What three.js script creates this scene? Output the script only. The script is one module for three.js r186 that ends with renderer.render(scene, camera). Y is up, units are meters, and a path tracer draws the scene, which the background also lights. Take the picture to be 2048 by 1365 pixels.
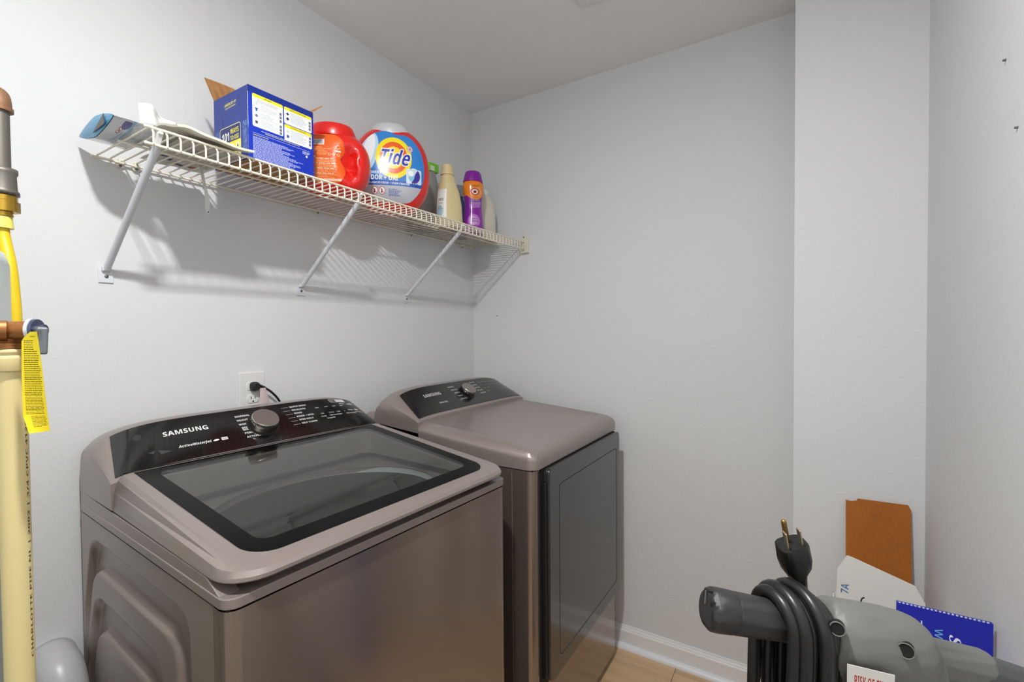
import * as THREE from 'three';
import { RoundedBoxGeometry } from 'three/addons/geometries/RoundedBoxGeometry.js';
import { RectAreaLightUniformsLib } from 'three/addons/lights/RectAreaLightUniformsLib.js';
import { mergeGeometries, toCreasedNormals } from 'three/addons/utils/BufferGeometryUtils.js';

// ------------------------------------------------------------------ camera, light, exposure
const scene = new THREE.Scene();
scene.background = new THREE.Color(0x000000);
const FOCAL = 938.34, YAW = 0.5572, PITCH = -0.0207, ROLL = -0.0082;
const CAM = new THREE.Vector3(-1.9225, 1.3411, 1.4264);
const FWD = new THREE.Vector3(Math.cos(YAW) * Math.cos(PITCH), Math.sin(PITCH), -Math.sin(YAW) * Math.cos(PITCH));
const R0 = new THREE.Vector3().crossVectors(FWD, new THREE.Vector3(0, 1, 0)).normalize();
const U0 = new THREE.Vector3().crossVectors(R0, FWD);
const RIGHT = R0.clone().multiplyScalar(Math.cos(ROLL)).addScaledVector(U0, Math.sin(ROLL));
const UP = R0.clone().multiplyScalar(-Math.sin(ROLL)).addScaledVector(U0, Math.cos(ROLL));
const camera = new THREE.PerspectiveCamera(72.0605, 2048 / 1365, 0.02, 30);
camera.position.copy(CAM);
camera.up.copy(UP);
camera.lookAt(CAM.clone().add(FWD));
scene.add(camera);
const renderer = new THREE.WebGLRenderer({ antialias: true });
renderer.toneMapping = THREE.LinearToneMapping;
renderer.toneMappingExposure = 0.9;
renderer.shadowMap.enabled = true;
RectAreaLightUniformsLib.init();
const LIGHT_POS = [-1.76, 2.405, 1.07];
const LIGHT_SIZE = 0.07, LIGHT_RADIANCE = 1650, DOME_CANDELA = 0.5;
const LIGHT_COLOR = new THREE.Color(1.0, 1.0, 0.99);

// ------------------------------------------------------------------ helpers
let seed = 7;
const rnd = () => { seed = (seed * 16807) % 2147483647; return seed / 2147483647; };
const V = (x, y, z) => new THREE.Vector3(x, y, z);
const pix = (x, y, d) => CAM.clone().addScaledVector(FWD, d).addScaledVector(RIGHT, d * (x - 1024) / FOCAL).addScaledVector(UP, d * (682.5 - y) / FOCAL);
const lerp = (a, b, t) => a + (b - a) * t;
const sstep = (a, b, x) => { const t = Math.min(1, Math.max(0, (x - a) / (b - a))); return t * t * (3 - 2 * t); };
const srgb = (r, g, b) => new THREE.Color().setRGB(r / 255, g / 255, b / 255, THREE.SRGBColorSpace);
function mat(color, rough = 0.6, metal = 0, extra = {}) {
  const big = extra.clearcoat !== undefined || extra.transmission !== undefined || extra.sheen !== undefined;
  const m = big ? new THREE.MeshPhysicalMaterial({ color, roughness: rough, metalness: metal, ...extra })
    : new THREE.MeshStandardMaterial({ color, roughness: rough, metalness: metal, ...extra });
  m.side = THREE.DoubleSide;
  return m;
}
const taken = {};
function numbered(n) { if (taken[n] === undefined) { taken[n] = 0; return n; } taken[n]++; return n + '_' + String(taken[n]).padStart(3, '0'); }
function obj(name, geo, m, parent) {
  const o = new THREE.Mesh(Array.isArray(geo) ? merge(geo) : geo, m);
  o.castShadow = true; o.receiveShadow = true;
  o.name = parent ? name : numbered(name);
  (parent || scene).add(o);
  return o;
}
function tag(o, label, category, group) { o.userData.label = label; o.userData.category = category; if (group) o.userData.group = group; return o; }
function thing(name, label, category, [x, y, z] = [0, 0, 0], turn = 0, group) {
  const o = new THREE.Group(); o.name = numbered(name); o.position.set(x, y, z); o.rotation.y = turn;
  scene.add(o); return tag(o, label, category, group);
}
function struct(name, geo, m, label, parent) { const o = obj(name, geo, m, parent); if (!parent) { o.userData.kind = 'structure'; if (label) o.userData.label = label; } return o; }
function merge(list) {
  return mergeGeometries(list.map(g => {
    let h = g.index ? g.toNonIndexed() : g.clone();
    if (!h.attributes.uv) h.setAttribute('uv', new THREE.BufferAttribute(new Float32Array(h.attributes.position.count * 2), 2));
    if (!h.attributes.normal) h.computeVertexNormals();
    for (const k of Object.keys(h.attributes)) if (!['position', 'normal', 'uv'].includes(k)) h.deleteAttribute(k);
    return h;
  }));
}
const box = (w, h, d, x = 0, y = 0, z = 0) => new THREE.BoxGeometry(w, h, d).translate(x, y, z);
const rbox = (w, h, d, r, x = 0, y = 0, z = 0, s = 3) => new RoundedBoxGeometry(w, h, d, s, r).translate(x, y, z);
function rod(a, b, r, seg = 12, r2 = r) {
  const d = b.clone().sub(a), L = d.length();
  const g = new THREE.CylinderGeometry(r2, r, L, seg).translate(0, L / 2, 0);
  g.applyQuaternion(new THREE.Quaternion().setFromUnitVectors(V(0, 1, 0), d.normalize()));
  return g.translate(a.x, a.y, a.z);
}
function tube(pts, r, n = 60, seg = 10, closed = false, tension = 0.5) {
  return new THREE.TubeGeometry(new THREE.CatmullRomCurve3(pts, closed, closed ? 'centripetal' : 'catmullrom', tension), n, r, seg, closed);
}
function poly(pts, r, bend = 0.01, n = 24, seg = 8) {           // a bent wire: straight runs with rounded bends
  const path = new THREE.CurvePath();
  let prev = pts[0].clone();
  for (let i = 1; i < pts.length; i++) {
    if (i < pts.length - 1) {
      const a = pts[i].clone().add(pts[i - 1].clone().sub(pts[i]).setLength(bend)), b = pts[i].clone().add(pts[i + 1].clone().sub(pts[i]).setLength(bend));
      path.add(new THREE.LineCurve3(prev, a)); path.add(new THREE.QuadraticBezierCurve3(a, pts[i].clone(), b)); prev = b;
    } else path.add(new THREE.LineCurve3(prev, pts[i].clone()));
  }
  return new THREE.TubeGeometry(path, n, r, seg);
}
function loft(rings, { cap0 = false, cap1 = false, closed = true, crease = 0.7, uv } = {}) {
  const n = rings[0].length, pos = [], uvs = [], idx = [];
  rings.forEach((r, j) => r.forEach((p, i) => { pos.push(p.x, p.y, p.z); const t = uv ? uv(p, i / (closed ? n : n - 1), j / (rings.length - 1)) : [i / (closed ? n : n - 1), j / (rings.length - 1)]; uvs.push(t[0], t[1]); }));
  const m = closed ? n : n - 1;
  for (let j = 0; j < rings.length - 1; j++) for (let i = 0; i < m; i++) {
    const a = j * n + i, b = j * n + (i + 1) % n, c = a + n, d = b + n;
    idx.push(a, c, b, b, c, d);
  }
  const cap = (j, flip) => {
    const c = V(0, 0, 0); rings[j].forEach(p => c.add(p)); c.divideScalar(n);
    const k = pos.length / 3; pos.push(c.x, c.y, c.z); const t = uv ? uv(c, 0.5, j ? 1 : 0) : [0.5, j ? 1 : 0]; uvs.push(t[0], t[1]);
    for (let i = 0; i < n; i++) { const a = j * n + i, b = j * n + (i + 1) % n; flip ? idx.push(k, b, a) : idx.push(k, a, b); }
  };
  if (cap0) cap(0, false);
  if (cap1) cap(rings.length - 1, true);
  const g = new THREE.BufferGeometry();
  g.setAttribute('position', new THREE.Float32BufferAttribute(pos, 3));
  g.setAttribute('uv', new THREE.Float32BufferAttribute(uvs, 2));
  g.setIndex(idx);
  return toCreasedNormals(g, crease);
}
// outline of a rounded four-cornered shape in plan, front wider or narrower than back; y from a function of (x, z)
function plan(hwF, hwB, zF, zB, rF, rB, y, n = 8, cx = 0) {
  const out = [];
  const corner = (x, z, r, a0) => { for (let i = 0; i <= n; i++) { const a = a0 + i / n * Math.PI / 2; const px = x + r * Math.cos(a), pz = z + r * Math.sin(a); out.push(V(cx + px, typeof y === 'function' ? y(px, pz) : y, pz)); } };
  corner(hwF - rF, zF - rF, rF, 0);
  corner(-hwF + rF, zF - rF, rF, Math.PI / 2);
  corner(-hwB + rB, zB + rB, rB, Math.PI);
  corner(hwB - rB, zB + rB, rB, Math.PI * 1.5);
  return out;
}
function grid(nu, nv, f) {                                       // a curved sheet, u right, v up
  const g = new THREE.PlaneGeometry(1, 1, nu, nv), p = g.attributes.position, q = g.attributes.uv;
  for (let i = 0; i < p.count; i++) { const w = f(q.getX(i), q.getY(i)); p.setXYZ(i, w.x, w.y, w.z); }
  g.computeVertexNormals();
  return g;
}
function sheet(nu, nv, f, t) {                                   // a thin sheet with thickness t, uv on both faces
  const a = grid(nu, nv, f), p = a.attributes.position, nn = a.attributes.normal;
  const b = a.clone(), bp = b.attributes.position;
  for (let i = 0; i < p.count; i++) bp.setXYZ(i, p.getX(i) - t * nn.getX(i), p.getY(i) - t * nn.getY(i), p.getZ(i) - t * nn.getZ(i));
  const e = [];
  const w = nu + 1, rim = [];
  for (let i = 0; i <= nu; i++) rim.push(i);
  for (let j = 1; j <= nv; j++) rim.push(j * w + nu);
  for (let i = nu - 1; i >= 0; i--) rim.push(nv * w + i);
  for (let j = nv - 1; j >= 0; j--) rim.push(j * w);
  for (let k = 0; k < rim.length - 1; k++) {
    const A = rim[k], B = rim[k + 1], P = i => [p.getX(i), p.getY(i), p.getZ(i)], Q = i => [bp.getX(i), bp.getY(i), bp.getZ(i)];
    e.push(...P(A), ...Q(A), ...P(B), ...P(B), ...Q(A), ...Q(B));
  }
  const s = new THREE.BufferGeometry(); s.setAttribute('position', new THREE.Float32BufferAttribute(e, 3)); s.computeVertexNormals();
  return merge([a, b, s]);
}
const flat = (shape, depth, bevel = 0) => new THREE.ExtrudeGeometry(shape, { depth, bevelEnabled: bevel > 0, bevelThickness: bevel, bevelSize: bevel, bevelSegments: 3, curveSegments: 16 });
function rshape(w, h, r) { const s = new THREE.Shape(), x = -w / 2, y = -h / 2; s.moveTo(x + r, y); s.lineTo(x + w - r, y); s.absarc(x + w - r, y + r, r, -Math.PI / 2, 0); s.lineTo(x + w, y + h - r); s.absarc(x + w - r, y + h - r, r, 0, Math.PI / 2); s.lineTo(x + r, y + h); s.absarc(x + r, y + h - r, r, Math.PI / 2, Math.PI); s.lineTo(x, y + r); s.absarc(x + r, y + r, r, Math.PI, Math.PI * 1.5); return s; }
// textures
function canvasTex(w, h, draw) {
  const c = document.createElement('canvas'); c.width = w; c.height = h;
  draw(c.getContext('2d'), w, h);
  const t = new THREE.CanvasTexture(c); t.colorSpace = THREE.SRGBColorSpace; t.anisotropy = 8; return t;
}
function text(g, s, x, y, size, color, { align = 'left', font = 'sans-serif', weight = 'bold', style = '', width } = {}) {
  g.font = `${style} ${weight} ${size}px ${font}`.trim(); g.fillStyle = color; g.textAlign = align; g.textBaseline = 'alphabetic';
  if (width) { const m = g.measureText(s).width || 1; g.save(); g.translate(x, y); g.scale(width / m, 1); g.fillText(s, 0, 0); g.restore(); } else g.fillText(s, x, y);
}
function rr(g, x, y, w, h, r) { g.beginPath(); g.moveTo(x + r, y); g.lineTo(x + w - r, y); g.quadraticCurveTo(x + w, y, x + w, y + r); g.lineTo(x + w, y + h - r); g.quadraticCurveTo(x + w, y + h, x + w - r, y + h); g.lineTo(x + r, y + h); g.quadraticCurveTo(x, y + h, x, y + h - r); g.lineTo(x, y + r); g.quadraticCurveTo(x, y, x + r, y); g.closePath(); }
function microLines(g, x, y, w, n, step, thick, color, min = 0.6) { g.fillStyle = color; for (let i = 0; i < n; i++) { let cx = x; const end = x + w * (min + (1 - min) * rnd()); while (cx < end) { const l = thick * (1.5 + 5 * rnd()); g.fillRect(cx, y + i * step, Math.min(l, end - cx), thick); cx += l + thick * 0.8; } } }
function noiseTex(w, h, f, color = false) {
  const d = new Uint8Array(w * h * 4);
  for (let j = 0; j < h; j++) for (let i = 0; i < w; i++) { const c = f(i / w, j / h, i, j); const k = (j * w + i) * 4; d[k] = c[0]; d[k + 1] = c[1]; d[k + 2] = c[2]; d[k + 3] = 255; }
  const t = new THREE.DataTexture(d, w, h); t.wrapS = t.wrapT = THREE.RepeatWrapping; t.magFilter = THREE.LinearFilter; t.minFilter = THREE.LinearMipmapLinearFilter; t.generateMipmaps = true;
  if (color) t.colorSpace = THREE.SRGBColorSpace; t.needsUpdate = true; return t;
}
function lattice(n) { const a = new Float32Array(n * n); for (let i = 0; i < a.length; i++) a[i] = rnd(); return (u, v) => { const x = ((u % 1) + 1) % 1 * n, y = ((v % 1) + 1) % 1 * n, i = Math.floor(x), j = Math.floor(y), fx = x - i, fy = y - j, s = t => t * t * (3 - 2 * t); const g = (p, q) => a[(q % n) * n + (p % n)]; return lerp(lerp(g(i, j), g(i + 1, j), s(fx)), lerp(g(i, j + 1), g(i + 1, j + 1), s(fx)), s(fy)); }; }
const L8 = lattice(8), L32 = lattice(32), L128 = lattice(128);

// ------------------------------------------------------------------ materials
const paintBump = noiseTex(512, 512, (u, v) => { const n = 255 * (0.55 * L128(u, v) + 0.45 * L32(u, v)); return [n, n, n]; });
paintBump.repeat.set(1, 1);
const wallM = mat(srgb(222, 223, 224), 0.75, 0, { bumpMap: paintBump, bumpScale: 0.0004 });
const ceilM = mat(srgb(240, 240, 240), 0.9, 0, { bumpMap: paintBump, bumpScale: 0.0005 });
const trimM = mat(srgb(236, 236, 237), 0.4);
const woodTex = [0, 1, 2].map(k => noiseTex(128, 1024, (u, v) => {
  const g = 0.5 * L8(u * 1.3 + k * 0.31, v * 0.25 + k * 0.17) + 0.3 * L32(u * 1.0 + k * 0.2, v * 0.12) + 0.2 * L128(u, v * 0.15 + k * 0.4);
  const t = 0.55 + 0.75 * (g - 0.5);
  return [lerp(176, 232, t), lerp(140, 200, t), lerp(102, 160, t)];
}, true));
const woodM = woodTex.map(t => mat(0xffffff, 0.42, 0, { map: t }));
const champ = mat(srgb(158, 146, 140), 0.34, 0.55, { clearcoat: 0.25, clearcoatRoughness: 0.25 });
const champTop = mat(srgb(150, 138, 133), 0.34, 0.35, { clearcoat: 0.35, clearcoatRoughness: 0.22 });
const champFront = mat(srgb(150, 136, 126), 0.2, 0.75, { clearcoat: 0.2, clearcoatRoughness: 0.12 });
const blackGloss = mat(srgb(18, 18, 19), 0.14, 0, { clearcoat: 0.6, clearcoatRoughness: 0.08 });
const frit = mat(srgb(12, 12, 12), 0.12, 0, { clearcoat: 0, specularIntensity: 0.12 });
const gapM = mat(srgb(12, 12, 12), 0.7);
const chrome = mat(srgb(190, 184, 178), 0.22, 1);
const steel = mat(srgb(150, 150, 150), 0.35, 0.9);
const wireM = mat(srgb(238, 230, 212), 0.45);
const clipM = mat(srgb(228, 224, 206), 0.5);
const bracketM = mat(srgb(222, 224, 230), 0.4);
const plasticW = mat(srgb(226, 226, 224), 0.4);
const blackPl = mat(srgb(16, 16, 17), 0.45);
const kraft = (() => { const t = noiseTex(256, 256, (u, v) => { const c = 0.93 + 0.12 * (L128(u, v) - 0.5) + 0.05 * Math.sin(u * 6.28 * 40); return [196 * c, 140 * c, 84 * c]; }, true); return mat(0xffffff, 0.85, 0, { map: t }); })();
const screwM = mat(srgb(110, 110, 108), 0.4, 0.8);

// ------------------------------------------------------------------ the room
const RX0 = -2.6, RZ1 = 1.708, RH = 2.44, CHX = -0.25, CHZ = 1.4, T = 0.1;
const wallUV = g => { const p = g.attributes.position, n = g.attributes.normal, q = g.attributes.uv; for (let i = 0; i < p.count; i++) { const ax = Math.abs(n.getX(i)), ay = Math.abs(n.getY(i)); if (ax > 0.5) q.setXY(i, p.getZ(i) * 2, p.getY(i) * 2); else if (ay > 0.5) q.setXY(i, p.getX(i) * 2, p.getZ(i) * 2); else q.setXY(i, p.getX(i) * 2, p.getY(i) * 2); } return g; };
struct('wall_back', wallUV(box(-RX0 + 2 * T, RH, T, RX0 / 2, RH / 2, -T / 2)), wallM, 'light grey painted wall behind the washer, dryer and shelf');
struct('wall_right', wallUV(box(T, RH, CHZ, T / 2, RH / 2, CHZ / 2)), wallM, 'light grey painted wall beside the dryer');
struct('wall_chase', wallUV(box(-CHX + T, RH, RZ1 - CHZ + T, (CHX + T) / 2, RH / 2, (CHZ + RZ1 + T) / 2)), wallM, 'light grey boxed-out wall section behind the leaning cardboard');
struct('wall_front', wallUV(box(CHX - RX0 + T, RH, T, (CHX + RX0 - T) / 2, RH / 2, RZ1 + T / 2)), wallM, 'light grey wall opposite the washer');
struct('wall_left', wallUV(box(T, RH, RZ1, RX0 - T / 2, RH / 2, RZ1 / 2)), wallM, 'light grey wall behind the water heater');
struct('ceiling', wallUV(box(-RX0 + 2 * T, T, RZ1 + 2 * T, RX0 / 2, RH + T / 2, RZ1 / 2)), ceilM, 'flat grey-white ceiling');
{
  const fl = struct('floor', box(-RX0 + 2 * T, 0.1, RZ1 + 2 * T, RX0 / 2, -0.062, RZ1 / 2), mat(srgb(70, 50, 34), 0.9), 'tan wood-look plank floor');
  const pw = 0.19; let row = 0;
  const geos = {};
  for (let x = RX0; x < 0; x += pw, row++) {
    let z = 0, first = [0.6, 1.0, 0.35, 0.8][row % 4];
    while (z < RZ1) {
      const L = Math.min(z === 0 ? first : 1.21, RZ1 - z), key = L.toFixed(3);
      const w = Math.min(pw, -x);
      const gk = key + w.toFixed(3);
      if (!geos[gk]) geos[gk] = rbox(w - 0.0012, 0.012, L - 0.0012, 0.0015, 0, 0, 0, 1);
      const pl = obj('plank', geos[gk], woodM[(row * 2 + (z > 0 ? 1 : 0)) % 3], fl);
      pl.position.set(x + w / 2, -0.006, z + L / 2);
      z += L;
    }
  }
}
// baseboards: tall board with a moulded cap, quarter-round shoe below
function baseProfile(k) { const s = new THREE.Shape(); s.moveTo(0, 0); s.lineTo(0.013, 0); s.lineTo(0.013, 0.066); s.quadraticCurveTo(0.0125, 0.071, 0.0095, 0.0735); s.lineTo(0.0085, 0.078); s.quadraticCurveTo(0.005, 0.082, 0.004, 0.089); s.lineTo(0, 0.09); return s; }
function shoeProfile() { const s = new THREE.Shape(); s.moveTo(0.013, 0); s.lineTo(0.0285, 0); s.absarc(0.013, 0, 0.0185, 0, Math.PI / 2); s.lineTo(0.013, 0); return s; }
const run = (shape, len) => new THREE.ExtrudeGeometry(shape, { depth: len, bevelEnabled: false, curveSegments: 8 });
const alongZ = (shape, len) => run(shape, len).rotateY(Math.PI).translate(0, 0, len);           // on the right wall: profile points to -x
struct('baseboard_right', alongZ(baseProfile(), CHZ - 0.03).translate(-0.0005, 0, 0.015), trimM, 'white baseboard with moulded cap along the wall beside the dryer');
struct('trim_1', alongZ(shoeProfile(), CHZ - 0.03).translate(-0.0005, 0, 0.015), mat(srgb(236, 238, 242), 0.35), 'glossy white quarter-round shoe moulding at the floor beside the dryer');
struct('baseboard_back', run(baseProfile(), 2.5).rotateY(-Math.PI / 2).translate(-0.03, 0, 0.0005), trimM, 'white baseboard along the wall behind the washer');
struct('baseboard_chase', alongZ(baseProfile(), 0.29).translate(CHX - 0.0005, 0, CHZ + 0.002), trimM, 'white baseboard under the leaning cardboard');

// ------------------------------------------------------------------ ceiling light (source of the room's light) and register
{
  const t = thing('ceiling_light', 'round white flush ceiling lamp with a small domed lens', 'lamp', [LIGHT_POS[0], 0, LIGHT_POS[2]]);
  obj('housing', new THREE.LatheGeometry([[0, RH - 0.001], [0.10, RH - 0.001], [0.098, LIGHT_POS[1] + 0.006], [0.042, LIGHT_POS[1] + 0.003], [0, LIGHT_POS[1] + 0.003]].map(p => new THREE.Vector2(...p)), 56), plasticW, t);
  obj('lens', new THREE.SphereGeometry(0.036, 32, 10, 0, Math.PI * 2, Math.PI / 2, Math.PI / 2).scale(1, 0.35, 1).translate(0, LIGHT_POS[1] + 0.002, 0), mat(srgb(250, 248, 244), 0.4, 0, { emissive: LIGHT_COLOR, emissiveIntensity: 6 }), t);
  const l = new THREE.RectAreaLight(LIGHT_COLOR, LIGHT_RADIANCE, LIGHT_SIZE, LIGHT_SIZE);   // the flat of the lens
  l.position.set(0, LIGHT_POS[1] - 0.013, 0); l.rotation.x = -Math.PI / 2; t.add(l);
  const l2 = new THREE.PointLight(LIGHT_COLOR, DOME_CANDELA, 0, 2);                           // the rounded rim of the lens, shining sideways
  l2.position.set(0, LIGHT_POS[1] - 0.03, 0); l2.castShadow = true; l2.shadow.radius = 1.5; l2.shadow.mapSize.set(1024, 1024); l2.shadow.bias = -0.0005; t.add(l2);
}
{
  const t = thing('ceiling_register', 'white louvred air register set in the ceiling above the dryer', 'vent', [-0.555, RH, 0.94]);
  const w = 0.26, d = 0.31, f = 0.026;
  const s = rshape(w, d, 0.004); const h = new THREE.Path(); const iw = w / 2 - f, id = d / 2 - f;
  h.moveTo(-iw, -id); h.lineTo(-iw, id); h.lineTo(iw, id); h.lineTo(iw, -id); h.lineTo(-iw, -id); s.holes.push(h);
  obj('frame', flat(s, 0.005, 0.002).rotateX(Math.PI / 2).translate(0, -0.0025, 0), plasticW, t);
  const sl = box(2 * iw, 0.0015, 0.02);
  for (let i = 0; i < 11; i++) { const m = obj('louvre', sl, plasticW, t); m.position.set(0, -0.0045, -id + 0.018 + i * (2 * id - 0.036) / 10); m.rotation.x = 0.35; }
}
// small nail left in the wall
for (const [x, y, z, ax, lb] of [[-0.002, 1.418, 0.146, 'x', 'tiny dark nail hole in the wall above the dryer'], [-0.821, 1.784, RZ1 - 0.002, 'z', 'tiny dark nail head high on the wall opposite the washer'], [-0.877, 1.653, RZ1 - 0.002, 'z', 'tiny dark nail head high on the wall opposite the washer']]) {
  const g = new THREE.CylinderGeometry(0.0022, 0.0016, 0.004, 10);
  if (ax === 'x') g.rotateZ(Math.PI / 2); else g.rotateX(Math.PI / 2);
  tag(obj('wall_nail', g.translate(x, y, z), screwM), lb, 'nail', ax === 'z' ? 'nail heads in the wall opposite the washer' : undefined);
}

// ------------------------------------------------------------------ appliances
const endScale = (x, H = 0.352) => Math.pow(Math.max(0, 1 - Math.pow(Math.abs(x) / H, 5)), 0.2);
function consoleShape({ base, dz }) {                             // hump with the sloping control face
  const prof = [[-0.362, 0], [-0.362, 0.045], [-0.358, 0.08], [-0.350, 0.115], [-0.338, 0.138], [-0.322, 0.150], [-0.300, 0.1535], [-0.280, 0.1525], [-0.272, 0.1495], [-0.2, 0.0995], [-0.158, 0.071], [-0.150, 0.062], [-0.148, 0]];
  const rings = [];
  for (let i = 0; i <= 48; i++) { const a = -Math.PI / 2 + Math.PI * i / 48, x = 0.343 * Math.sin(a); const s = endScale(x); rings.push(prof.map(([z, h]) => V(x, base + h * Math.pow(s, Math.max(0.3, h / 0.15)), z + dz))); }
  return loft(rings, { cap0: true, cap1: true, crease: 0.5 });
}
function consolePanel({ base, dz, hwT, hwB }) {                   // uv: u along x, v up the face
  return grid(48, 14, (u, v) => {
    const hw = lerp(hwB, hwT, v), x = lerp(-hw, hw, u), z = lerp(-0.1575, -0.2725, v), h = lerp(0.0708, 0.1497, v);
    const n = 0.0018;
    return V(x, base + h * Math.pow(endScale(x), Math.max(0.3, h / 0.15)) + n * 0.82, z + dz + n * 0.57);
  });
}
function dial(t, x, z, h, base, dz, r, mats) {
  const slope = Math.atan2(0.0789, 0.115), k = new THREE.Group(); k.name = 'dial'; t.add(k);
  k.position.set(x, base + h, z + dz); k.rotation.x = Math.PI / 2 - (Math.PI / 2 - slope);
  obj('bezel', new THREE.CylinderGeometry(r * 1.16, r * 1.2, 0.004, 48).translate(0, 0.003, 0), mats[0], k);
  obj('knob', new THREE.LatheGeometry([[0, 0.004], [r * 1.02, 0.004], [r, 0.024], [r * 0.97, 0.027], [r * 0.93, 0.028]].map(p => new THREE.Vector2(...p)), 64), mats[1], k);
  obj('knob_cap', new THREE.CylinderGeometry(r * 0.93, r * 0.93, 0.0012, 64).translate(0, 0.0283, 0), mats[2], k);
  return k;
}
const knobCap = (() => { const t = canvasTex(256, 256, (g) => { g.fillStyle = '#a39a94'; g.fillRect(0, 0, 256, 256); g.strokeStyle = 'rgba(120,112,108,0.35)'; for (let r = 3; r < 128; r += 3) { g.lineWidth = 1; g.beginPath(); g.arc(128, 128, r, 0, 7); g.stroke(); } }); return mat(0xffffff, 0.35, 0.8, { map: t }); })();

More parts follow.
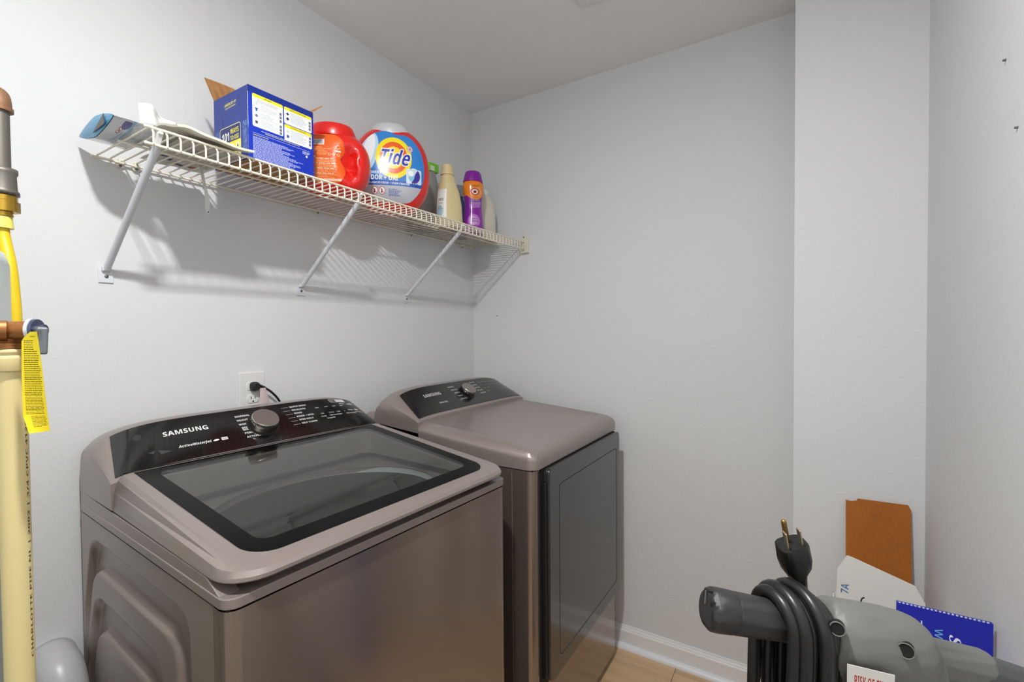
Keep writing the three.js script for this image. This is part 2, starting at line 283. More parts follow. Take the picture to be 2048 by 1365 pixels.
// ---- washer
{
  const t = thing('washing_machine', 'champagne top-load washer with dark glass lid, standing left of the dryer', 'washer', [-1.2187, 0, 0.406], -3 * Math.PI / 180);
  const B = -0.362, F = 0.34, HW = 0.343;
  // cabinet with a stamped left side
  const outline = y => { const o = []; const n = 8, r = 0.022; for (let i = 0; i <= n; i++) { const a = i / n * Math.PI / 2; o.push(V(HW - r + r * Math.cos(a), y, F - r + r * Math.sin(a))); } for (let i = 0; i <= n; i++) { const a = Math.PI / 2 + i / n * Math.PI / 2; o.push(V(-HW + r + r * Math.cos(a), y, F - r + r * Math.sin(a))); } o.push(V(-HW, y, 0.300), V(-HW + 0.018, y, 0.298), V(-HW + 0.018, y, B), V(HW, y, B)); return o; };
  const body = obj('cabinet', loft([outline(0.03), outline(0.938)], { cap0: true, cap1: false, crease: 0.5 }), champFront, t);
  const smin = (a, b, k) => { const h = Math.max(0, Math.min(1, 0.5 + 0.5 * (b - a) / k)); return lerp(b, a, h) - k * h * (1 - h); };
  const reg = (z, y, zl, zr, yt) => { const sl = zl - 0.32 * (0.86 - y); const zL = Math.max(-0.345, sl); return sstep(-0.006, 0.006, smin(smin(z - zL, zr - z, 0.05), smin(yt - y, y - 0.1, 0.05), 0.05)); };
  const emb = (z, y) => -0.014 * (reg(z, y, -0.302, 0.212, 0.892) - reg(z, y, -0.272, 0.16, 0.832) + reg(z, y, -0.245, 0.092, 0.772) - reg(z, y, -0.212, 0.045, 0.705));
  obj('side_panel', sheet(150, 190, (u, v) => { const z = lerp(B, 0.301, u), y = lerp(0.03, 0.938, v); return V(-HW - Math.min(0, emb(z, y)), y, z); }, 0.0012), champ, t);
  // deck: slab with the round opening, raised side rails, block below the console
  const slab = new THREE.Shape(); plan(HW, HW, F, B, 0.022, 0.008, 0).forEach((p, i) => i ? slab.lineTo(p.x, -p.z) : slab.moveTo(p.x, -p.z));
  const hole = new THREE.Path(); hole.absellipse(0, -0.09, 0.262, 0.222, 0, Math.PI * 2, true); slab.holes.push(hole);
  const slabG = new THREE.ExtrudeGeometry(slab, { depth: 0.013, bevelEnabled: true, bevelThickness: 0.0015, bevelSize: 0.0015, bevelSegments: 2, curveSegments: 48 }).rotateX(-Math.PI / 2).translate(0, 0.9425, 0);
  const rail = new THREE.Shape(); rail.moveTo(0.318, 0.957); rail.lineTo(0.276, 0.9745); rail.lineTo(-0.15, 0.9795); rail.lineTo(-0.36, 0.984); rail.lineTo(-0.36, 0.95); rail.lineTo(0.318, 0.95);
  const railG = x => new THREE.ExtrudeGeometry(rail, { depth: 0.026, bevelEnabled: true, bevelThickness: 0.0015, bevelSize: 0.0015, bevelSegments: 2 }).rotateY(-Math.PI / 2).translate(x, 0, 0);
  obj('deck', [slabG, railG(HW - 0.0005), railG(-HW + 0.0275), rbox(0.64, 0.05, 0.2, 0.004, 0, 0.962, -0.262)], champTop, t);
  obj('seam', box(0.676, 0.004, 0.676, 0, 0.9395, -0.005), gapM, t);
  // tub ring and basket seen through the glass
  const tubM = mat(srgb(176, 178, 178), 0.45);
  const tub = obj('tub_ring', new THREE.LatheGeometry([[0.262, 0.955], [0.258, 0.93], [0.232, 0.918], [0.222, 0.905], [0.226, 0.885], [0.238, 0.878]].map(p => new THREE.Vector2(...p)), 72).scale(1, 1, 0.87).translate(0, 0, 0.09), tubM, t);
  const basket = obj('basket', new THREE.LatheGeometry([[0.225, 0.888], [0.205, 0.878], [0.212, 0.862], [0.245, 0.84], [0.245, 0.45], [0.22, 0.41], [0, 0.40]].map(p => new THREE.Vector2(...p)), 72).translate(0, 0, 0.06), mat(srgb(196, 198, 200), 0.35, 0.5), t);
  obj('impeller', new THREE.LatheGeometry([[0.17, 0.405], [0.16, 0.42], [0.05, 0.43], [0.04, 0.46], [0, 0.465]].map(p => new THREE.Vector2(...p)), 48).translate(0, 0, 0.06), tubM, t);
  // lid: champagne frame, black-printed glass border, clear tinted pane
  const lid = new THREE.Group(); lid.name = 'lid'; t.add(lid);
  const py = (x, z) => 1.052 - (z + 0.155) * 0.119;
  const lb = z => lerp(0.981, 0.9725, sstep(-0.15, 0.33, z));
  const ringsL = [
    plan(0.325, 0.325, 0.335, -0.150, 0.055, 0.004, (x, z) => lb(z), 10),
    plan(0.339, 0.339, 0.350, -0.150, 0.060, 0.004, (x, z) => lb(z), 10),
    plan(0.343, 0.342, 0.356, -0.150, 0.062, 0.004, (x, z) => lb(z) + 0.0045, 10),
    plan(0.342, 0.341, 0.356, -0.150, 0.062, 0.004, (x, z) => lb(z) + 0.010, 10),
    plan(0.337, 0.338, 0.352, -0.151, 0.06, 0.004, (x, z) => lerp(lb(z) + 0.015, py(x, z), 0.45), 10),
    plan(0.329, 0.331, 0.343, -0.152, 0.057, 0.004, (x, z) => lerp(lb(z) + 0.016, py(x, z), 0.85), 10),
    plan(0.319, 0.322, 0.333, -0.153, 0.055, 0.004, (x, z) => py(x, z) + 0.0002, 10),
    plan(0.297, 0.306, 0.322, -0.154, 0.050, 0.004, (x, z) => py(x, z) + 0.0008, 10),
    plan(0.294, 0.303, 0.319, -0.155, 0.049, 0.004, (x, z) => py(x, z) - 0.001, 10),
    plan(0.263, 0.270, 0.279, -0.128, 0.03, 0.03, (x, z) => py(x, z) - 0.012, 10),
    plan(0.263, 0.270, 0.279, -0.128, 0.03, 0.03, 0.976, 10)];
  obj('lid_frame', loft(ringsL, { crease: 0.45 }), champTop, lid);
  obj('glass_border', loft([plan(0.2945, 0.3035, 0.3195, -0.155, 0.049, 0.004, (x, z) => py(x, z), 10), plan(0.263, 0.270, 0.279, -0.128, 0.026, 0.02, (x, z) => py(x, z), 10)]), frit, lid);
  obj('glass_pane', loft([plan(0.263, 0.270, 0.279, -0.128, 0.026, 0.02, (x, z) => py(x, z), 10), plan(0.05, 0.05, 0.12, 0.08, 0.004, 0.004, (x, z) => py(x, z), 10)], { cap1: true }), mat(srgb(206, 210, 208), 0.02, 0, { specularIntensity: 1.0, transmission: 1, thickness: 0, ior: 1.5 }), lid);
  obj('lid_seam', box(0.64, 0.0015, 0.004, 0, 1.0535, -0.1565), gapM, lid);
  // console
  const C = { base: 0.985, dz: 0, hwT: 0.312, hwB: 0.334 };
  obj('console', consoleShape(C), champTop, t);
  const W = 2048, Hh = 448;
  const tex = canvasTex(W, Hh, (g) => {
    g.fillStyle = '#0d0d0e'; g.fillRect(0, 0, W, Hh);
    for (let i = 0; i < 1500; i++) { g.fillStyle = `rgba(190,190,190,${0.05 + 0.12 * rnd()})`; const s = 1 + 1.5 * rnd(); g.fillRect(W * rnd(), Hh * rnd(), s, s); }
    // worn smears left of the name
    g.fillStyle = 'rgba(120,120,118,0.30)'; g.beginPath(); g.ellipse(150, 120, 26, 34, 0, 0, 7); g.fill();
    g.fillStyle = 'rgba(150,150,148,0.35)'; g.beginPath(); g.moveTo(250, 300); g.lineTo(330, 335); g.lineTo(262, 350); g.fill(); g.beginPath(); g.moveTo(188, 310); g.lineTo(232, 296); g.lineTo(222, 330); g.fill();
    const w = '#e6e6e4';
    text(g, 'SAMSUNG', 300, 175, 66, w, { width: 312 });
    text(g, 'ActiveWaterJet', 372, 322, 34, w, { style: 'italic', width: 216 });
    g.fillStyle = w; g.beginPath(); g.ellipse(622, 312, 22, 10, -0.2, 0, 7); g.fill(); rr(g, 660, 294, 46, 30, 5); g.fill();
    g.fillStyle = '#0d0d0e'; g.fillRect(664, 304, 38, 3); g.fillRect(664, 313, 38, 3);
    const Ls = ['NORMAL', 'HEAVY DUTY', 'WHITES', 'BEDDING/', 'WATERPROOF', 'PERM PRESS', 'ACTIVEWEAR'], Rs = ['QUICK WASH', 'DELICATES', 'RINSE', 'RINSE + SPIN', 'SPIN ONLY', 'SELF CLEAN'];
    const ly = [96, 146, 196, 238, 262, 304, 350];
    Ls.forEach((s, i) => text(g, s, 832 + (i > 2 ? 6 : 0), ly[i], 29, w));
    g.strokeStyle = '#cfcfcd'; g.lineWidth = 3;
    [90, 138, 188, 240, 296, 342].forEach((y, i) => { g.beginPath(); g.moveTo(1000 + (i === 1 ? 44 : i === 4 ? 30 : i === 5 ? 40 : 0), y); g.lineTo(1082, y); g.stroke(); });
    Rs.forEach((s, i) => text(g, s, 1330, 70 + i * 46, 27, w));
    [62, 108, 156, 204, 250, 296].forEach((y) => { g.beginPath(); g.moveTo(1250, y); g.lineTo(1316, y); g.stroke(); });
    // option area on the right
    const opts = [['Temp', 1560, 118], ['Soil', 1660, 118], ['Spin', 1745, 118], ['Rinse', 1830, 118]]; opts.forEach(([s, x, y]) => { g.fillStyle = w; g.fillRect(x, y, 38, 5); });
    [['Hot', 0], ['Heavy', 1], ['High', 2], ['2', 3]].forEach(([s, i]) => { text(g, s, 1570 + i * 84, 214, 20, w, { weight: 'normal' }); });
    ['Temp', 'Soil Level', 'Spin', 'Extra Rinse'].forEach((s, i) => text(g, s, 1548 + i * 92, 254, 20, w));
    text(g, 'Deep Fill', 1590, 290, 20, w); text(g, 'Delay', 1880, 200, 20, w); text(g, 'Start', 1930, 100, 20, w); text(g, 'Power', 1850, 96, 20, w);
    g.strokeStyle = w; g.lineWidth = 5; g.beginPath(); g.arc(1985, 84, 14, 0, 7); g.stroke();
    g.fillStyle = w; g.fillRect(1960, 176, 8, 26); g.beginPath(); g.moveTo(1976, 176); g.lineTo(1996, 189); g.lineTo(1976, 202); g.fill();
    text(g, 'Start/Pause', 1932, 236, 19, w, { weight: 'normal' });
    rr(g, 1770, 14, 170, 46, 9); g.lineWidth = 4; g.strokeStyle = '#dededc'; g.stroke(); rr(g, 1836, 18, 100, 38, 5); g.fillStyle = '#d8d8d6'; g.fill(); microLines(g, 1842, 26, 88, 3, 9, 3, '#8a8a88'); microLines(g, 1780, 26, 46, 3, 9, 3, '#d8d8d6');
  });
  obj('control_panel', consolePanel(C), mat(0xffffff, 0.14, 0, { map: tex, clearcoat: 0.5, clearcoatRoughness: 0.06 }), t).userData.label = 'glossy black washer control panel with white printing';
  dial(t, -0.004, -0.213, 0.109, C.base, C.dz, 0.0345, [mat(srgb(70, 68, 66), 0.3, 0.8), chrome, knobCap]);
  for (const [x, z] of [[-0.3, 0.29], [0.3, 0.29], [-0.3, -0.3], [0.3, -0.3]]) obj('foot', new THREE.CylinderGeometry(0.022, 0.026, 0.032, 20).translate(x, 0.016, z), blackPl, t);
}

// ---- dryer
{
  const t = thing('clothes_dryer', 'champagne front-load dryer with dark grey door beside the right wall', 'dryer', [-0.425, 0, 0.435]);
  const HW = 0.343, F = 0.34, B = -0.37;
  const P = (y, i = 0) => plan(HW - i, HW - i, F - i, B + i, 0.024, 0.006, y);
  obj('cabinet', loft([P(0.032), P(0.9385)], { cap0: true, cap1: true }), champFront, t);
  obj('side_seam', box(0.0008, 0.89, 0.002, -HW - 0.0003, 0.485, 0.268), mat(srgb(150, 140, 134), 0.4, 0.5), t);
  obj('seam', box(0.678, 0.004, 0.700, 0, 0.9400, -0.015), gapM, t);
  const pl = (x, z) => 1.055 - (Math.max(z, -0.1) + 0.1) * 0.138;
  const rg = (i, r, dy) => plan(HW - i, HW - i, 0.346 - i, B + i, r, 0.006, (x, z) => pl(x, z) + dy, 10);
  const bot = plan(HW, HW, 0.346, B, 0.03, 0.006, 0.9415, 10);
  const mid = plan(HW, HW, 0.346, B, 0.03, 0.006, (x, z) => pl(x, z) - 0.03, 10);
  obj('top_panel', loft([bot, mid, rg(0.0008, 0.03, -0.023), rg(0.0035, 0.03, -0.015), rg(0.008, 0.03, -0.0085), rg(0.015, 0.03, -0.0035), rg(0.026, 0.032, -0.0006), rg(0.04, 0.035, 0.0006), rg(0.052, 0.035, 0.0002), rg(0.055, 0.035, -0.0012), rg(0.06, 0.035, -0.0014)], { cap1: true, crease: 0.6 }), champTop, t);
  const C = { base: 0.985, dz: 0.05, hwT: 0.305, hwB: 0.330 };
  obj('console', consoleShape(C), champTop, t);
  const W = 1536, Hh = 336;
  const tex = canvasTex(W, Hh, (g) => {
    g.fillStyle = '#121213'; g.fillRect(0, 0, W, Hh);
    for (let i = 0; i < 500; i++) { g.fillStyle = `rgba(180,180,180,${0.04 + 0.08 * rnd()})`; g.fillRect(W * rnd(), Hh * rnd(), 2, 2); }
    const w = '#c9c9c6', d = '#7c7c7a';
    text(g, 'SAMSUNG', 215, 135, 52, w, { width: 235 });
    text(g, 'Sensor Dry', 330, 242, 28, w, { width: 110 });
    ['NORMAL', 'HEAVY DUTY', 'BEDDING', 'TIME DRY', 'DELICATES'].forEach((s, i) => { text(g, s, 600 + i * 8, 70 + i * 44, 22, w, { width: 96 }); });
    ['PERM PRESS', 'TOWELS', 'QUICK DRY', 'AIR FLUFF', 'STEAM'].forEach((s, i) => text(g, s, 962, 52 + i * 42, 22, w, { width: 92 }));
    for (let r = 0; r < 4; r++) for (let c = 0; c < 6; c++) if (rnd() > 0.2) text(g, ['Temp', 'Time', 'Dry', 'High', 'Low', 'Set'][(r * 5 + c) % 6], 1092 + c * 68, 66 + r * 46, 20, d);
  });
  obj('control_panel', consolePanel(C), mat(0xffffff, 0.2, 0, { map: tex, clearcoat: 0.4, clearcoatRoughness: 0.12 }), t).userData.label = 'black dryer control panel with faint white printing';
  dial(t, 0.005, -0.213, 0.109, C.base, C.dz, 0.031, [blackPl, chrome, knobCap]);
  // door: dark glossy slab with a grooved inner field, dark recess around it
  const door = new THREE.Group(); door.name = 'door'; t.add(door);
  const dx0 = -0.288, dx1 = 0.312, dy0 = 0.300, dy1 = 0.933;
  const doorM = mat(srgb(64, 64, 63), 0.24, 0.55, { clearcoat: 0.6, clearcoatRoughness: 0.1 });
  const dshape = (x0, x1, y0, y1, r, rBL) => { const s = new THREE.Shape(); s.moveTo(x0 + rBL, y0); s.lineTo(x1 - r, y0); s.absarc(x1 - r, y0 + r, r, -Math.PI / 2, 0); s.lineTo(x1, y1 - r); s.absarc(x1 - r, y1 - r, r, 0, Math.PI / 2); s.lineTo(x0 + r, y1); s.absarc(x0 + r, y1 - r, r, Math.PI / 2, Math.PI); s.lineTo(x0, y0 + rBL); s.absarc(x0 + rBL, y0 + rBL, rBL, Math.PI, Math.PI * 1.5); return s; };
  obj('door_recess', flat(dshape(dx0 - 0.024, dx1 + 0.004, dy0 - 0.012, dy1 + 0.007, 0.02, 0.03), 0.004).translate(0, 0, F - 0.0005), gapM, door);
  const outer = dshape(dx0, dx1, dy0, dy1, 0.012, 0.03); const ip = dshape(dx0 + 0.058, dx1 - 0.028, dy0 + 0.045, dy1 - 0.052, 0.018, 0.018);
  outer.holes.push(new THREE.Path(ip.getPoints(12)));
  obj('door_frame', flat(outer, 0.014, 0.004).translate(0, 0, F + 0.006), doorM, door);
  const inner = dshape(dx0 + 0.064, dx1 - 0.034, dy0 + 0.051, dy1 - 0.058, 0.014, 0.014);
  obj('door_field', flat(inner, 0.016, 0.0015).translate(0, 0, F + 0.006), doorM, door);
  obj('door_groove', flat(ip, 0.008).translate(0, 0, F + 0.004), gapM, door);
  obj('handle_strip', rbox(0.010, 0.58, 0.016, 0.004, dx0 - 0.010, 0.61, F + 0.010), mat(srgb(26, 26, 27), 0.2), door);
  obj('toe_kick', box(0.60, 0.03, 0.62, 0, 0.018, -0.02), gapM, t);
}

// ------------------------------------------------------------------ wire shelf
const SY = 1.765, SX0 = -1.503;
{
  const t = thing('wire_shelf', 'long off-white wire shelf mounted above the washer and dryer', 'shelf');
  const g = poly([V(0, SY, 0.008), V(0, SY, 0.3065), V(0, 1.7265, 0.3065)], 0.0021, 0.005, 14, 7);
  for (let i = 0; i < 61; i++) { const x = -1.491 + i * 0.0245; if (x > -0.006) break; obj('cross_wire', g, wireM, t).position.x = x; }
  const railM = wireM, L = (y, z, r, x0 = SX0) => rod(V(x0, y, z), V(-0.004, y, z), r, 12);
  obj('back_rail', L(SY - 0.0052, 0.011, 0.0032), railM, t);
  obj('middle_rail', L(SY - 0.0048, 0.165, 0.0028), railM, t);
  obj('front_rail', [L(SY - 0.0048, 0.3025, 0.0030), new THREE.SphereGeometry(0.0034, 10, 8).translate(SX0, SY - 0.0048, 0.3025)], railM, t);
  obj('lip_rail', [L(1.7265, 0.3035, 0.0032), new THREE.SphereGeometry(0.0038, 10, 8).translate(SX0, 1.7265, 0.3035)], railM, t);
  for (const x of [-1.447, -1.415, -0.9, -0.45, -0.1]) {
    const c = obj('wall_clip', [new THREE.CylinderGeometry(0.0085, 0.0085, 0.009, 18).rotateX(Math.PI / 2).translate(x, SY - 0.008, 0.005), rbox(0.013, 0.014, 0.012, 0.003, x, SY - 0.003, 0.012), new THREE.TorusGeometry(0.006, 0.0022, 8, 16, Math.PI).rotateY(Math.PI / 2).translate(x, SY - 0.003, 0.012)], clipM, t);
    obj('screw', new THREE.CylinderGeometry(0.003, 0.003, 0.002, 12).rotateX(Math.PI / 2).translate(x, SY - 0.0125, 0.0105), screwM, c);
  }
}
[[-1.4787, 'beside the pouch end'], [-0.9643, 'under the red tubs'], [-0.4743, 'under the cream bottle']].forEach(([x, where]) => {
  const t = thing('shelf_bracket', `white diagonal rod brace holding the wire shelf ${where}`, 'bracket', [x, 0, 0], 0, 'diagonal shelf braces');
  obj('rod', [rod(V(0, 1.499, 0.0105), V(0, 1.731, 0.293), 0.0074, 16)], bracketM, t);
  obj('top_hook', [rbox(0.011, 0.032, 0.006, 0.002, 0, 0, 0).rotateX(0.62).translate(0, 1.741, 0.2965), rbox(0.009, 0.006, 0.020, 0.002, 0, 1.7525, 0.3)], plasticW, t);
  const f = obj('foot_plate', [rbox(0.029, 0.034, 0.0035, 0.0015, 0, 1.4825, 0.002), rbox(0.018, 0.012, 0.012, 0.003, 0, 1.4985, 0.007)], bracketM, t);
  obj('screw', new THREE.SphereGeometry(0.0042, 14, 8).scale(1, 1, 0.5).translate(0.001, 1.481, 0.0042), screwM, f);
});
{
  const t = thing('shelf_end_bracket', 'small cream end bracket fixing the shelf to the right wall', 'bracket', [0, 0, 0]);
  obj('cup', [rbox(0.004, 0.07, 0.052, 0.0015, -0.0022, 1.742, 0.304), rbox(0.017, 0.006, 0.046, 0.002, -0.0105, 1.7115, 0.304), rbox(0.017, 0.058, 0.006, 0.002, -0.0105, 1.738, 0.3265), rbox(0.017, 0.012, 0.005, 0.002, -0.0105, 1.7165, 0.284)], clipM, t);
  obj('ear', rbox(0.003, 0.022, 0.018, 0.0012, -0.0018, 1.783, 0.3), clipM, t);
  obj('screw', new THREE.SphereGeometry(0.0036, 12, 8).scale(0.5, 1, 1).translate(-0.0034, 1.785, 0.3), screwM, t);
}
// ------------------------------------------------------------------ things on the shelf
const TOP = SY + 0.0023;
// blue detergent-booster carton, open flaps
{
  const w = 0.178, h = 0.178, d = 0.16, x0 = -1.284, zf = 0.281;
  const t = thing('open_carton', 'open blue detergent carton with yellow and white print on the shelf', 'box', [x0, TOP, zf]);
  const blue = '#12309c';
  const front = canvasTex(1024, 1024, (g) => {
    g.fillStyle = '#1434b4'; g.fillRect(0, 0, 1024, 1024); g.fillStyle = '#0e2a86'; g.fillRect(0, 0, 1024, 90);
    const panel = (x, y, W, H, title) => { g.save(); rr(g, x, y, W, H, 26); g.clip(); g.fillStyle = '#eef0f2'; g.fillRect(x, y, W, H); g.fillStyle = '#f4e32a'; g.fillRect(x, y, W, 46); g.restore(); text(g, title, x + W / 2, y + 33, 26, '#4b4a18', { align: 'center' }); };
    panel(60, 92, 458, 458, 'LAUNDRY'); panel(536, 92, 458, 250, 'CARPET & UPHOLSTERY'); panel(536, 352, 458, 240, 'OUTDOOR SURFACES');
    microLines(g, 130, 160, 330, 3, 16, 6, '#80858c', 0.7);
    for (let r = 0; r < 3; r++) microLines(g, 190, 226 + r * 106, 260, 5, 17, 6, '#9aa2ae', 0.55);
    const ic = (x, y, c, k) => { g.fillStyle = c; g.beginPath(); if (k === 0) { g.moveTo(x - 26, y - 18); g.lineTo(x + 26, y - 18); g.lineTo(x + 18, y + 2); g.lineTo(x + 12, y - 4); g.lineTo(x + 12, y + 28); g.lineTo(x - 12, y + 28); g.lineTo(x - 12, y - 4); g.lineTo(x - 20, y + 2); } else if (k === 1) { g.moveTo(x - 26, y); g.lineTo(x + 4, y - 20); g.lineTo(x + 26, y + 6); g.lineTo(x - 4, y + 26); } else if (k === 2) { g.rect(x - 18, y - 18, 36, 40); } else g.arc(x, y, 22, 0, 7); g.fill(); };
    ic(118, 214, '#c9ccd2', 3); ic(118, 300, '#2550a8', 0); ic(118, 388, '#6a67a0', 1); ic(118, 480, '#45484e', 2);
    for (const [x, y] of [[480, 236], [480, 286], [480, 342], [480, 420], [480, 470], [480, 518]]) { ic(x, y, '#777b84', 2); }
    ic(592, 186, '#2d3a78', 1); ic(592, 262, '#2a3050', 3); ic(592, 520, '#2c4aa0', 2); ic(592, 450, '#ccd0d6', 3);
    microLines(g, 640, 156, 290, 9, 17, 6, '#9aa2ae', 0.6); microLines(g, 640, 414, 290, 9, 17, 6, '#a2a8b2', 0.6);
    for (const y of [190, 238, 286, 430, 480, 530]) ic(962, y, '#70757e', 2);
    microLines(g, 190, 586, 640, 1, 20, 8, '#cfd4ea', 0.95); microLines(g, 240, 606, 560, 1, 20, 8, '#e8dc5a', 0.95); microLines(g, 60, 640, 900, 1, 10, 4, '#e6e8f2', 1);
    text(g, 'DIRECTIONS FOR USE:', 62, 676, 22, '#e8dc5a');
    for (let i = 0; i < 20; i++) microLines(g, 62, 694 + i * 15.2, 560 + 110 * Math.sin(i * 1.3) + (i > 8 ? 120 : 0), 1, 10, 7.5, '#c9d0ec', 0.9);
    microLines(g, 830, 662, 130, 3, 16, 8, '#dfe4f6', 0.7); g.fillStyle = '#dfe4f6'; g.beginPath(); g.arc(900, 732, 18, 0, 7); g.fill();
  });
  const side = canvasTex(1024, 1024, (g) => {
    g.fillStyle = '#1c3690'; g.fillRect(0, 0, 1024, 1024);
    for (let i = 0; i < 900; i++) { const a = rnd(), x = a < 0.5 ? 30 + 150 * rnd() : 880 + 110 * rnd(), y = 480 + 420 * rnd(); g.fillStyle = `rgba(150,190,225,${0.08 + 0.25 * rnd()})`; const s = 3 + 9 * rnd(); g.beginPath(); g.arc(x, y, s, 0, 7); g.fill(); }
    g.save(); g.translate(510, 170); g.rotate(-0.03);
    text(g, "AMERICA'S #1", 0, 0, 54, '#f2e12c', { align: 'center' }); text(g, 'STAIN FIGHTER BRAND', 0, 40, 30, '#e8d830', { align: 'center' }); g.restore();
    g.fillStyle = '#0c1848'; g.beginPath(); g.moveTo(250, 300); g.quadraticCurveTo(226, 390, 300, 470); g.quadraticCurveTo(262, 390, 270, 300); g.fill();
    g.save(); rr(g, 170, 470, 640, 530, 50); g.clip(); g.fillStyle = '#16246a'; g.fillRect(170, 470, 640, 240); g.fillStyle = '#f6e62c'; g.fillRect(170, 700, 640, 320); g.restore();
    rr(g, 170, 470, 640, 530, 50); g.strokeStyle = '#e9e49a'; g.lineWidth = 10; g.stroke();
    text(g, '101', 226, 672, 168, '#ffffff', { width: 250 }); text(g, 'WAYS', 494, 590, 96, '#f6e62c', { width: 260 }); text(g, 'TO USE', 494, 680, 86, '#f6e62c', { width: 260 });
    for (let r = 0; r < 2; r++) for (let c = 0; c < 4; c++) { const x = 250 + c * 155, y = 780 + r * 130; g.fillStyle = '#f7f3d8'; g.beginPath(); g.arc(x, y, 48, 0, 7); g.fill(); g.fillStyle = ['#3b3f66', '#5a5044', '#222a40', '#2a3560'][(c + r) % 4]; g.beginPath(); if ((c + r) % 3 === 0) { g.moveTo(x - 26, y + 26); g.lineTo(x, y - 30); g.lineTo(x + 28, y + 24); } else if ((c + r) % 3 === 1) g.rect(x - 20, y - 28, 40, 54); else { g.arc(x, y - 6, 30, 0, Math.PI); } g.fill(); microLines(g, x - 44, y + 54, 88, 1, 8, 6, '#6a6420', 1); }
  });
  const plain = mat(srgb(22, 48, 148), 0.4), th = 0.0025;
  const face = (nm, geo, tx) => obj(nm, geo, tx ? mat(0xffffff, 0.38, 0, { map: tx }) : plain, t);
  const mk = (W, H) => { const g = new THREE.BoxGeometry(W, H, th); return g; };
  face('front_wall', mk(w, h).translate(w / 2, h / 2, -th / 2), front);
  face('side_wall', mk(d - 2 * th, h).rotateY(-Math.PI / 2).translate(th / 2, h / 2, -d / 2), side);
  face('side_wall', mk(d - 2 * th, h).rotateY(Math.PI / 2).translate(w - th / 2, h / 2, -d / 2));
  face('back_wall', mk(w, h).translate(w / 2, h / 2, -d + th / 2));
  obj('base', box(w - 2 * th, th, d - 2 * th, w / 2, th / 2, -d / 2), kraft, t);
  // kraft flaps standing up and leaning out
  const flap = (pts, place) => { const s = new THREE.Shape(); pts.forEach((p, i) => i ? s.lineTo(...p) : s.moveTo(...p)); const m = obj('flap', flat(s, th), kraft, t); place(m); };
  flap([[-0.003, 0], [0.1, 0], [0.094, 0.006], [0.05, 0.03], [-0.003, 0.057]], m => { m.position.set(0.003, h, -d + 0.004); m.rotation.order = 'YXZ'; m.rotation.set(0.42, -Math.PI / 2, 0); });
  flap([[0, 0], [0.15, 0], [0.135, 0.02], [0.01, 0.022]], m => { m.position.set(0.012, h, -d + 0.001); m.rotation.x = -0.5; });
  flap([[0, 0], [0.148, 0], [0.150, 0.05], [0.01, 0.048]], m => { m.position.set(w - 0.002, h - 0.001, -d + 0.003); m.rotation.order = 'YXZ'; m.rotation.set(-0.85, -Math.PI / 2, 0); });
}
// red detergent-pod tubs
function tubOutline(a, W, H) {                                    // egg outline, flat at the bottom
  const c = Math.cos(a), s = Math.sin(a), p = 2.5;
  const r = Math.pow(Math.pow(Math.abs(c), p) + Math.pow(Math.abs(s), p), -1 / p);
  let x = r * c, y = r * s;
  x *= 1 - 0.10 * Math.max(0, y) * Math.max(0, y) - 0.10 * y * y * (y < 0 ? 1 : 0);
  if (y < -0.9) y = -0.9 - 0.15 * (-(y) - 0.9);
  return [x * W / 2, y * H / 2];
}
function tubBody(W, H, D, dent) {
  const N = 72, rhos = [0, 0.2, 0.4, 0.55, 0.68, 0.78, 0.86, 0.92, 0.96, 0.985, 1];
  const zf = r => D / 2 * Math.pow(1 - Math.pow(r, 3.2), 0.5);
  const ring = (r, sgn) => Array.from({ length: N }, (_, i) => { const [x, y] = tubOutline(i / N * Math.PI * 2, W, H); const X = x * r, Y = y * r; let z = zf(r); if (dent) z -= dent(X, Y) * (1 - r * r * r * r); return V(X, Y, sgn * z); });
  const rings = [...rhos.slice(1).map(r => ring(r, 1)), ...rhos.slice(1, -1).reverse().map(r => ring(r, -1))];
  return { geo: loft(rings, { cap0: true, cap1: true, crease: 1.2 }), zf };
}
function tubLabel(W, H, D, zf, reach, dent, lift = 0.0012) {
  const N = 72, rs = [0.02, 0.2, 0.4, 0.55, 0.7, 0.8, 0.9, 1];
  const rings = rs.map(k => Array.from({ length: N }, (_, i) => { const a = i / N * Math.PI * 2; const [x, y] = tubOutline(a, W, H); const r = reach(a) * k; const X = x * r, Y = y * r; let z = zf(r) + lift; if (dent) z -= dent(X, Y) * (1 - r * r * r * r); return V(X, Y, z); }));
  return loft(rings, { cap0: true, crease: 1.5, uv: p => [p.x / W + 0.5, p.y / H + 0.5] });
}
const tubRed = mat(srgb(226, 22, 10), 0.3, 0, { clearcoat: 0.4, clearcoatRoughness: 0.15 });
